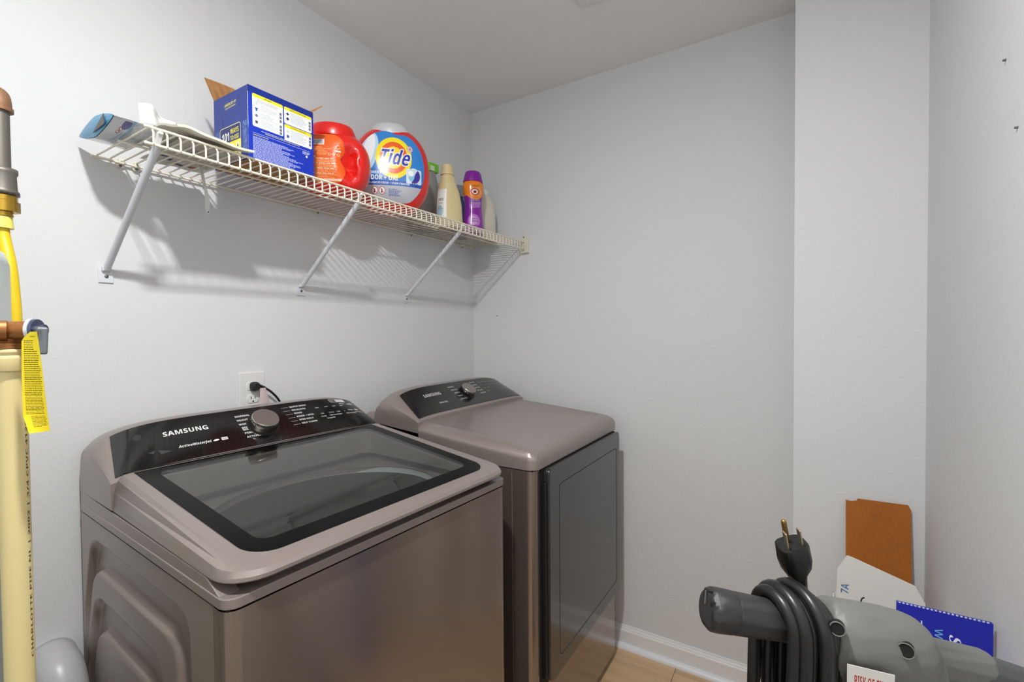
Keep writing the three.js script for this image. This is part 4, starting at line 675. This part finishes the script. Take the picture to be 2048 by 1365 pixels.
{
  // relief valve, its lever, tag and discharge pipe
  const d = 0.5, A = pix(-30, 663, d - 0.009), Bv = pix(63, 661, d + 0.001), P0 = pix(20.5, 697, d), low = V(P0.x, 0.12, P0.z);
  const t = thing('relief_valve', 'bronze pressure relief valve with grey lever beside the water heater', 'valve', [A.x, A.y, A.z]);
  const o = p => p.clone().sub(A);
  const bronze = mat(srgb(150, 98, 52), 0.42, 0.55);
  const mid = pix(20.5, 668, d);
  const inward = V(-1.970, A.y, 0.488).sub(A); inward.setLength(inward.length() - 0.2302);
  obj('valve_body', [rod(o(A), o(Bv), 0.0098, 28), rod(o(mid), o(pix(20.5, 690, d)), 0.0115, 24, 0.009), rod(o(pix(20.5, 687, d)), o(pix(20.5, 698, d)), 0.0135, 24), rod(o(A).add(V(-0.004, 0, 0)), o(A).add(inward), 0.012, 20), rod(o(pix(-6, 662, d - 0.012)), o(pix(15, 662, d - 0.007)), 0.0112, 6)], bronze, t);
  const dir = o(Bv).sub(o(A)).normalize();
  obj('seal_disc', [rod(o(Bv), o(Bv).addScaledVector(dir, 0.003), 0.0126, 32)], mat(srgb(226, 228, 230), 0.35, 0.3), t);
  obj('bonnet', [rod(o(Bv).addScaledVector(dir, 0.003), o(Bv).addScaledVector(dir, 0.006), 0.0116, 32), rod(o(Bv).addScaledVector(dir, 0.006), o(Bv).addScaledVector(dir, 0.012), 0.006, 16)], mat(srgb(88, 96, 122), 0.3, 0.75), t);
  const l0 = pix(82, 655, d - 0.006), l1 = pix(80, 709, d - 0.006);
  const lv = [l0, l1].map(o), ld = lv[1].clone().sub(lv[0]);
  const lever = new RoundedBoxGeometry(0.0095, ld.length(), 0.013, 3, 0.002);
  lever.applyQuaternion(new THREE.Quaternion().setFromUnitVectors(V(0, -1, 0), ld.clone().normalize())).translate(...lv[0].clone().add(lv[1]).multiplyScalar(0.5).toArray());
  const lever2 = obj('lever', [lever, rod(o(pix(74, 662, d)), o(pix(84, 662, d - 0.004)), 0.005, 14)], mat(srgb(132, 138, 144), 0.35, 0.7), t);
  obj('pivot_pin', rod(o(pix(79, 664, d - 0.013)), o(pix(79, 664, d + 0.001)), 0.002, 10), screwM, lever2);
  const tex = canvasTex(256, 1024, (g) => { g.fillStyle = '#f0d818'; g.fillRect(0, 0, 256, 1024); const c = '#4f4608'; text(g, 'WARNING', 150, 62, 22, c, { align: 'center' }); for (let i = 0; i < 50; i++) microLines(g, i > 40 ? 80 : 34, 96 + i * 17 + (i > 40 ? 16 : 0), i < 5 ? 150 : i > 40 ? 165 : 206, 1, 16, i % 9 === 0 ? 8 : 6, c, 0.88); });
  const rows = [[0, 60, 73, 664], [0.09, 43, 76, 680], [0.3, 43, 83.5, 735], [0.55, 44, 90, 790], [0.78, 46, 95, 832], [1, 58, 100, 868]];
  obj('warning_tag', sheet(6, 30, (u, v) => { const q = 1 - v; let k = 0; while (k < rows.length - 2 && q > rows[k + 1][0]) k++; const s = (q - rows[k][0]) / (rows[k + 1][0] - rows[k][0]); const xl = lerp(rows[k][1], rows[k + 1][1], s), xr = lerp(rows[k][2], rows[k + 1][2], s), y = lerp(rows[k][3], rows[k + 1][3], s); return o(pix(lerp(xl, xr, u), y + (q > 0.7 ? -6 * u * (q - 0.7) / 0.3 : 0), d - 0.016 + 0.012 * q * u)); }, 0.0004), mat(0xffffff, 0.45, 0, { map: tex }), t).userData.label = 'yellow printed warning tag';
  // pipe
  const p = thing('discharge_pipe', 'cream plastic discharge pipe with printed lettering below the relief valve', 'pipe', [P0.x, 0, P0.z]);
  const cp = mat(srgb(226, 208, 150), 0.4), pr = 0.0121;
  const ptex = canvasTex(512, 2048, (g) => { g.fillStyle = '#e2d096'; g.fillRect(0, 0, 512, 2048); for (let k = 0; k < 3; k++) { g.save(); g.translate(72, 545 + k * 620); g.rotate(-Math.PI / 2); text(g, 'CHARLOTTE PIPE NL | 2002 | 3/4 CPVC 4120 SDR 11 |', 0, 0, 26, '#4e3826', { width: 540 }); g.restore(); } });
  const pg = new THREE.CylinderGeometry(pr, pr, P0.y - 0.02 - 0.12, 40, 1, true).translate(0, (P0.y - 0.02 + 0.12) / 2, 0);
  obj('pipe_run', pg, mat(0xffffff, 0.4, 0, { map: ptex }), p);
  obj('adapter', new THREE.LatheGeometry([[0.0125, P0.y - 0.024], [0.0150, P0.y - 0.0235], [0.0155, P0.y - 0.011], [0.0150, P0.y - 0.008], [0.0135, P0.y - 0.0065], [0.0150, P0.y - 0.005], [0.0150, P0.y - 0.002], [0.0138, P0.y - 0.001]].map(q => new THREE.Vector2(...q)), 40), cp, p);
  obj('end_elbow', [tube([V(0, 0.122, 0), V(0, 0.085, 0), V(-0.004, 0.055, 0.02), V(-0.006, 0.05, 0.055)], 0.0145, 30, 20)], cp, p);
}
{
  // gas line: iron pipe from the back wall, coupling, brass nut, yellow flexible connector
  const d = 0.8, c0 = pix(0, 280, d), X = c0.x - 0.0005, Z = c0.z - 0.002, gy = y => pix(0, y, d).y;
  const t = thing('gas_line', 'iron gas pipe with brass fitting feeding a yellow flexible connector', 'pipe', [X, 0, Z]);
  const iron = mat(srgb(120, 116, 108), 0.5, 0.6), rust = mat(srgb(140, 104, 76), 0.6, 0.4), brass = mat(srgb(190, 152, 62), 0.3, 0.85), yel = mat(srgb(232, 196, 28), 0.4);
  const yt = gy(196);
  obj('iron_pipe', [rod(V(0, gy(336), 0), V(0, yt - 0.006, 0), 0.0134, 28), rod(V(0, yt + 0.006, -0.03), V(0, yt + 0.006, 0.002 - Z), 0.0134, 24)], iron, t);
  obj('elbow', [tube([V(0, yt - 0.018, 0), V(0, yt - 0.008, 0), V(0, yt + 0.004, -0.007), V(0, yt + 0.006, -0.02), V(0, yt + 0.006, -0.034)], 0.0165, 30, 24), new THREE.CylinderGeometry(0.0185, 0.0185, 0.006, 32).translate(0, yt - 0.019, 0)], rust, t);
  obj('coupling', new THREE.LatheGeometry([[0.0135, gy(335)], [0.0215, gy(337)], [0.0215, gy(345)], [0.0195, gy(350)], [0.0205, gy(378)], [0.0230, gy(382)], [0.0230, gy(389)], [0.014, gy(391)]].map(p => new THREE.Vector2(...p)), 40), iron, t);
  obj('brass_nut', [new THREE.CylinderGeometry(0.0208, 0.0208, 0.0085, 8).translate(0, gy(396), 0), new THREE.CylinderGeometry(0.0232, 0.0232, 0.018, 6).rotateY(0.4).translate(0, gy(412), 0), new THREE.LatheGeometry([[0.0135, gy(421)], [0.0150, gy(424)], [0.0135, gy(427)], [0.0150, gy(430)], [0.0135, gy(433)]].map(p => new THREE.Vector2(...p)), 24)], brass, t);
  const q = (x, y) => { const w = pix(x, y, d); return V(w.x - X, w.y, w.z - Z); };
  const top = V(0, gy(430), 0);
  const flexPts = [top, V(0.0008, gy(470), 0.001), q(19, 530), q(26, 590), q(30, 650), q(31, 800), q(28, 1000), V(-1.694 - X, 0.6, 0.285 - Z), V(-1.698 - X, 0.42, 0.30 - Z), V(-1.712 - X, 0.33, 0.36 - Z), V(-1.727 - X, 0.31, 0.425 - Z)];
  const f = obj('flexible_connector', tube(flexPts, 0.0092, 120, 20), yel, t);
  obj('connector_sleeve', [new THREE.CylinderGeometry(0.0128, 0.0148, 0.022, 28).translate(0, gy(443), 0)], mat(srgb(236, 222, 110), 0.4), t);
}
{
  const t = thing('vent_elbow', 'white plastic duct elbow on the wall low beside the washer', 'duct', [-1.596, 0, 0]);
  const m = mat(srgb(186, 186, 187), 0.35);
  obj('elbow', [tube([V(0, 0.58, 0.002), V(0, 0.582, 0.03), V(0, 0.575, 0.06), V(0, 0.545, 0.083), V(0, 0.51, 0.088)].map(p => p.add(V(0, 0.035, 0))), 0.043, 40, 36)], m, t);
  obj('collar', new THREE.CylinderGeometry(0.046, 0.046, 0.02, 40).translate(0, 0.545, 0.088), m, t);
  obj('wall_flange', [new THREE.CylinderGeometry(0.047, 0.047, 0.006, 40).rotateX(Math.PI / 2).translate(0, 0.615, 0.003)], m, t);
  obj('duct', new THREE.CylinderGeometry(0.043, 0.043, 0.54, 40).translate(0, 0.27, 0.088), mat(srgb(170, 172, 174), 0.35, 0.6), t);
}

// ------------------------------------------------------------------ floor machine handle with wrapped cord
{
  const d = 0.42, e0 = pix(1414, 1217, d), e1 = pix(1520, 1233, d), e2 = pix(1645, 1258, d + 0.004), h0 = pix(1640, 1272, d), h1 = pix(1850, 1318, d), g0 = pix(1960, 1347, d), g1 = pix(2150, 1412, d);
  const base = V(-1.17, 0, 1.44);
  const t = thing('floor_machine', 'grey floor polishing machine with black grips and cord wound on its handle', 'floor machine', [base.x, 0, base.z]);
  const o = p => p.clone().sub(base);
  const grey = mat(srgb(106, 107, 103), 0.5), rub = mat(srgb(44, 44, 46), 0.5), dark = mat(srgb(70, 72, 74), 0.45);
  const ax = e2.clone().sub(e0).normalize();
  const frame = (a) => { const n = V(0, 1, 0).addScaledVector(a, -a.y).normalize(); return [n, new THREE.Vector3().crossVectors(a, n)]; };
  const sweep = (stations, dirv, ry = 1, rz = 1, n = 36) => { const [u, w] = frame(dirv); return loft(stations.map(([p, r]) => Array.from({ length: n }, (_, i) => { const q = i / n * Math.PI * 2; return o(p).addScaledVector(u, r * ry * Math.cos(q)).addScaledVector(w, r * rz * Math.sin(q)); })), { cap0: true, cap1: true, crease: 0.8 }); };
  const P = (a, b, k) => a.clone().lerp(b, k);
  const grip = obj('grip', sweep([[P(e0, e2, -0.005), 0.0125], [P(e0, e2, 0.0), 0.0155], [P(e0, e2, 0.03), 0.0182], [P(e0, e2, 0.075), 0.0186], [P(e0, e2, 0.20), 0.0180], [P(e0, e2, 0.215), 0.0172], [P(e0, e2, 0.23), 0.0178], [P(e0, e2, 0.6), 0.0166], [e2, 0.0166]], ax), rub, t);
  obj('torn_rim', [rod(o(pix(1412, 1182, d - 0.012)), o(pix(1410, 1210, d - 0.019)), 0.0016, 8), rod(o(pix(1411, 1178, d - 0.006)), o(pix(1424, 1186, d - 0.013)), 0.0014, 8)], blackPl, grip);
  const hx = h1.clone().sub(h0).normalize();
  obj('housing', [sweep([[P(h0, h1, -0.02), 0.026], [P(h0, h1, 0), 0.031], [P(h0, h1, 0.05), 0.0345], [P(h0, h1, 0.3), 0.0355], [P(h0, h1, 0.55), 0.0362], [P(h0, h1, 0.72), 0.0355], [P(h0, h1, 0.82), 0.0335], [P(h0, h1, 0.9), 0.0295], [P(h0, h1, 0.96), 0.0242], [P(h0, h1, 1.02), 0.0192], [P(h0, h1, 1.5), 0.0185], [P(h0, h1, 1.55), 0.0172], [P(h0, h1, 1.565), 0.0145]], hx, 1, 0.85)], grey, t);
  // two screw wells facing the room
  for (const [x, y, rr2] of [[1675, 1257, 0.0052], [1812, 1301, 0.0056]]) {
    const c = pix(x, y, d - 0.028), n = CAM.clone().sub(c).normalize(); n.y *= 0.3; n.normalize();
    obj('screw_well', [rod(o(c).addScaledVector(n, -0.006), o(c).addScaledVector(n, 0.0022), rr2, 24)], mat(srgb(8, 8, 8), 0.8), t);
    obj('well_rim', new THREE.TorusGeometry(rr2 + 0.0002, 0.0005, 8, 28).applyQuaternion(new THREE.Quaternion().setFromUnitVectors(V(0, 0, 1), n)).translate(...o(c).addScaledVector(n, 0.0026).toArray()), grey, t);
  }
  const gx = g1.clone().sub(g0).normalize();
  obj('grip', sweep([[P(g0, g1, -0.1), 0.0158], [P(g0, g1, 0.02), 0.0166], [g1, 0.0172], [P(g0, g1, 1.03), 0.014]], gx), dark, t);
  // pole and base
  const pc = P(h0, h1, 0.55);
  obj('neck', [rod(o(pc).add(V(0, -0.012, 0)), o(pc).add(V(0.02, -0.12, 0.0)), 0.034, 28, 0.022)].map(g => g), grey, t);
  obj('pole', rod(o(pc).add(V(0.018, -0.10, 0)), V(0, 0.24, 0), 0.016, 24), dark, t);
  obj('motor_housing', new THREE.LatheGeometry([[0, 0.30], [0.06, 0.295], [0.095, 0.27], [0.10, 0.13], [0.19, 0.115], [0.205, 0.095], [0.205, 0.045], [0, 0.045]].map(q => new THREE.Vector2(...q)), 56), grey, t);
  obj('brush_pad', new THREE.CylinderGeometry(0.19, 0.19, 0.045, 48).translate(0, 0.0225, 0), dark, t);
  // sticker wrapped on the neck below the housing
  const tex = canvasTex(512, 384, (g) => { g.fillStyle = '#eceae4'; g.fillRect(0, 0, 512, 384); const c = '#c2382c'; text(g, 'RISK OF FIRE', 256, 84, 60, c, { align: 'center' }); text(g, 'AND EXPLOSION', 256, 154, 52, c, { align: 'center' }); microLines(g, 60, 186, 390, 7, 26, 14, c, 0.8); });
  {
    const a = pix(1695, 1329, d - 0.036), b = pix(1790, 1352, d - 0.036), dn = V(0.004, -0.075, 0.0);
    obj('warning_sticker', sheet(8, 8, (u, v) => o(a.clone().lerp(b, u)).addScaledVector(dn, 1 - v), 0.0005), mat(0xffffff, 0.45, 0, { map: tex }), t).userData.label = 'white sticker with red warning text';
    obj('switch_box', sweep([[P(h0, h1, 0.18).add(V(0, -0.028, 0)), 0.024], [P(h0, h1, 0.2).add(V(0, -0.03, 0)), 0.03], [P(h0, h1, 0.95).add(V(0, -0.03, 0)), 0.03], [P(h0, h1, 0.97).add(V(0, -0.03, 0)), 0.024]], hx, 1.5, 0.9), grey, t);
  }
  // cord loops hung over the left grip
  const cordM = mat(srgb(26, 26, 27), 0.35), cr = 0.0056;
  const cord = new THREE.Group(); cord.name = 'power_cord'; t.add(cord);
  const [, side] = frame(ax);
  const out = side.dot(CAM.clone().sub(e1)) > 0 ? side : side.clone().negate();
  const loops = [[0.58, 0.000, 0.23], [0.645, 0.005, 0.27], [0.715, 0.001, 0.25], [0.785, 0.009, 0.29], [0.85, 0.004, 0.24], [0.91, 0.000, 0.26]];
  loops.forEach(([k, lift, len], i) => {
    const c = o(P(e0, e2, k)), R = 0.0178 + cr + lift, pts = [];
    for (let j = 0; j <= 8; j++) { const a = Math.PI * j / 8; pts.push(c.clone().addScaledVector(out, R * Math.cos(a)).add(V(0, R * Math.sin(a), 0)).addScaledVector(ax, 0.0035 * Math.cos(a))); }
    const sway = ax.clone().multiplyScalar(0.006 * (i % 2 ? 1 : -1));
    pts.push(c.clone().addScaledVector(out, -R).add(V(0, -len * 0.4, 0)).add(sway), c.clone().addScaledVector(out, -R * 0.9).add(V(0, -len * 0.85, 0)).add(sway), c.clone().add(V(0, -len - 0.01, 0)), c.clone().addScaledVector(out, R * 0.9).add(V(0, -len * 0.85, 0)).addScaledVector(ax, -0.002), c.clone().addScaledVector(out, R).add(V(0, -len * 0.4, 0)));
    obj('cord_loop', tube(pts, cr, 110, 14, true), cordM, cord);
  });
  // upright plug
  const dp = d + 0.022, pf = pix(1583, 1086, dp), pb = pix(1594, 1150, dp);
  const pd = pf.clone().sub(pb).normalize().addScaledVector(CAM.clone().sub(pf).normalize(), 0.35).normalize();
  const rt = RIGHT.clone().addScaledVector(pd, -RIGHT.dot(pd)).normalize(), bk = new THREE.Vector3().crossVectors(rt, pd);
  const plug = new THREE.Group(); plug.name = 'plug'; t.add(plug);
  const sec = (k, w, h, p = 4) => Array.from({ length: 28 }, (_, i) => { const q = i / 28 * Math.PI * 2, c = Math.cos(q), s = Math.sin(q), m = Math.pow(Math.pow(Math.abs(c), p) + Math.pow(Math.abs(s), p), -1 / p); return o(pf).addScaledVector(pd, -k).addScaledVector(rt, w * m * c).addScaledVector(bk, h * m * s); });
  obj('plug_body', loft([sec(0, 0.0118, 0.0095), sec(0.0015, 0.0130, 0.0105), sec(0.018, 0.0136, 0.0108), sec(0.028, 0.0122, 0.0095), sec(0.036, 0.0085, 0.0078, 2.5), sec(0.040, 0.0080, 0.0076, 2.2), sec(0.058, 0.0068, 0.0068, 2)], { cap0: true, cap1: true, crease: 0.6 }), mat(srgb(20, 20, 21), 0.35), plug);
  const brassM = mat(srgb(150, 118, 70), 0.35, 0.85);
  const at = (k, a, b) => o(pf).addScaledVector(pd, k).addScaledVector(rt, a).addScaledVector(bk, b);
  obj('ground_pin', [rod(at(-0.001, -0.002, -0.004), at(0.021, -0.002, -0.004), 0.0024, 14), new THREE.SphereGeometry(0.0024, 12, 8).translate(...at(0.021, -0.002, -0.004).toArray())], brassM, plug);
  const q4 = new THREE.Quaternion().setFromRotationMatrix(new THREE.Matrix4().makeBasis(rt, pd, bk));
  for (const s of [-1, 1]) obj('blade', new RoundedBoxGeometry(0.0016, 0.017, 0.0062, 2, 0.0006).applyQuaternion(q4).translate(...at(0.0078, 0.0065 * s, 0.004).toArray()), mat(srgb(196, 186, 160), 0.3, 0.9), plug);
  const c1 = o(P(e0, e2, 0.86)).addScaledVector(out, -0.018);
  obj('cord_end', tube([at(-0.052, 0, 0), at(-0.072, 0.001, 0.001), c1.clone().add(V(0, -0.02, 0)), c1.clone().add(V(0, -0.09, 0))], cr, 40, 12), cordM, cord);
}
// ------------------------------------------------------------------ cartons by the wall section
{
  const s = new THREE.Shape(); [[0, 0], [0.148, 0], [0.146, 0.842], [0.140, 0.854], [0.028, 0.852], [0.0255, 0.846], [0.012, 0.842], [0, 0.844]].forEach((p, i) => i ? s.lineTo(...p) : s.moveTo(...p));
  const g = flat(s, 0.004).rotateY(-Math.PI / 2);                // face toward -x, width along +z
  const tex = noiseTex(256, 256, (u, v) => { const c = 0.96 + 0.10 * (L128(u, v) - 0.5) + 0.06 * (L8(u, v) - 0.5); return [178 * c, 104 * c, 34 * c]; }, true); tex.repeat.set(4, 2);
  const m = tag(obj('cardboard_sheet', g, mat(0xffffff, 0.85, 0, { map: tex })), 'plain orange-brown cardboard sheet leaning on the boxed-out wall', 'cardboard');
  m.position.set(CHX - 0.075, 0.001, 1.531); m.rotation.z = -0.080;
}
{
  const t = thing('white_carton', 'white carton with cut-corner flap standing up in front of brown cardboard', 'box', [-0.47, 0, 1.497]);
  const tex = canvasTex(512, 512, (g) => { g.fillStyle = '#ecebe6'; g.fillRect(0, 0, 512, 512); g.save(); g.translate(75, 330); g.rotate(-1.5); text(g, '7A', 0, 0, 62, '#5a7aa8'); g.restore(); g.strokeStyle = '#2c2a26'; g.lineWidth = 9; g.beginPath(); g.moveTo(152, 370); g.quadraticCurveTo(150, 330, 172, 326); g.stroke(); });
  const wm = mat(srgb(236, 235, 230), 0.5), W = 0.176, D = 0.13, H = 0.60, th = 0.003;
  obj('carton_body', [box(th, H, W, th / 2, H / 2, W / 2), box(th, H, W, D - th / 2, H / 2, W / 2), box(D, H, th, D / 2, H / 2, th / 2), box(D, H, th, D / 2, H / 2, W - th / 2), box(D, th, W, D / 2, th / 2, W / 2)], wm, t);
  const s = new THREE.Shape(); [[0, 0], [W, 0], [W, 0.085], [0.158, 0.122], [0.035, 0.162], [0.024, 0.164], [0.004, 0.126]].forEach((p, i) => i ? s.lineTo(...p) : s.moveTo(...p));
  const g = flat(s, th).rotateY(-Math.PI / 2), uv = g.attributes.uv, p = g.attributes.position; for (let i = 0; i < uv.count; i++) uv.setXY(i, p.getZ(i) / 0.18, p.getY(i) / 0.18);
  const f = obj('flap', g, mat(0xffffff, 0.5, 0, { map: tex }), t); f.position.set(th, H, 0); f.rotation.z = 0.02;
}
{
  const W = 0.128, D = 0.008, H = 0.836;
  const t = thing('blue_carton', 'flattened tall blue printed carton with torn perforated top edge', 'box', [-0.825, 0, 1.573]);
  const tex = canvasTex(512, 512, (g) => {                         // print runs down the face
    g.fillStyle = '#1420a8'; g.fillRect(0, 0, 512, 512); 
    const down = (s, x, y, sz, c, o) => { g.save(); g.translate(x, y); g.rotate(Math.PI / 2); text(g, s, 0, 0, sz, c, o); g.restore(); };
    down('Supreme', 290, 104, 86, '#eef2ff', { font: 'serif', style: 'italic' }); down('WHOLE', 212, 92, 60, '#7cc4f4', { weight: 'normal' });
    g.fillStyle = '#cfe4ff'; g.fillRect(136, 70, 8, 120);
  });
  const ft = tex; const m = mat(0xffffff, 0.35, 0, { map: ft }), pm = mat(srgb(22, 34, 168), 0.35);
  obj('carton_body', [box(D - 0.0006, H, W, D / 2 + 0.0003, H / 2, W / 2)], pm, t);
  const fg = grid(2, 12, (u, v) => V(-0.0004, H * (0.80 + 0.20 * v), W * u)); obj('printed_face', fg, m, t);
  const tooth = box(0.001, 0.0022, 0.0028), tg = []; for (let i = 0; i < 22; i++) tg.push(tooth.clone().translate(0.0006, H + 0.0008, 0.004 + i * 0.0056));
  obj('torn_edge', tg, mat(srgb(220, 222, 230), 0.7), t);
}
renderer.render(scene, camera);
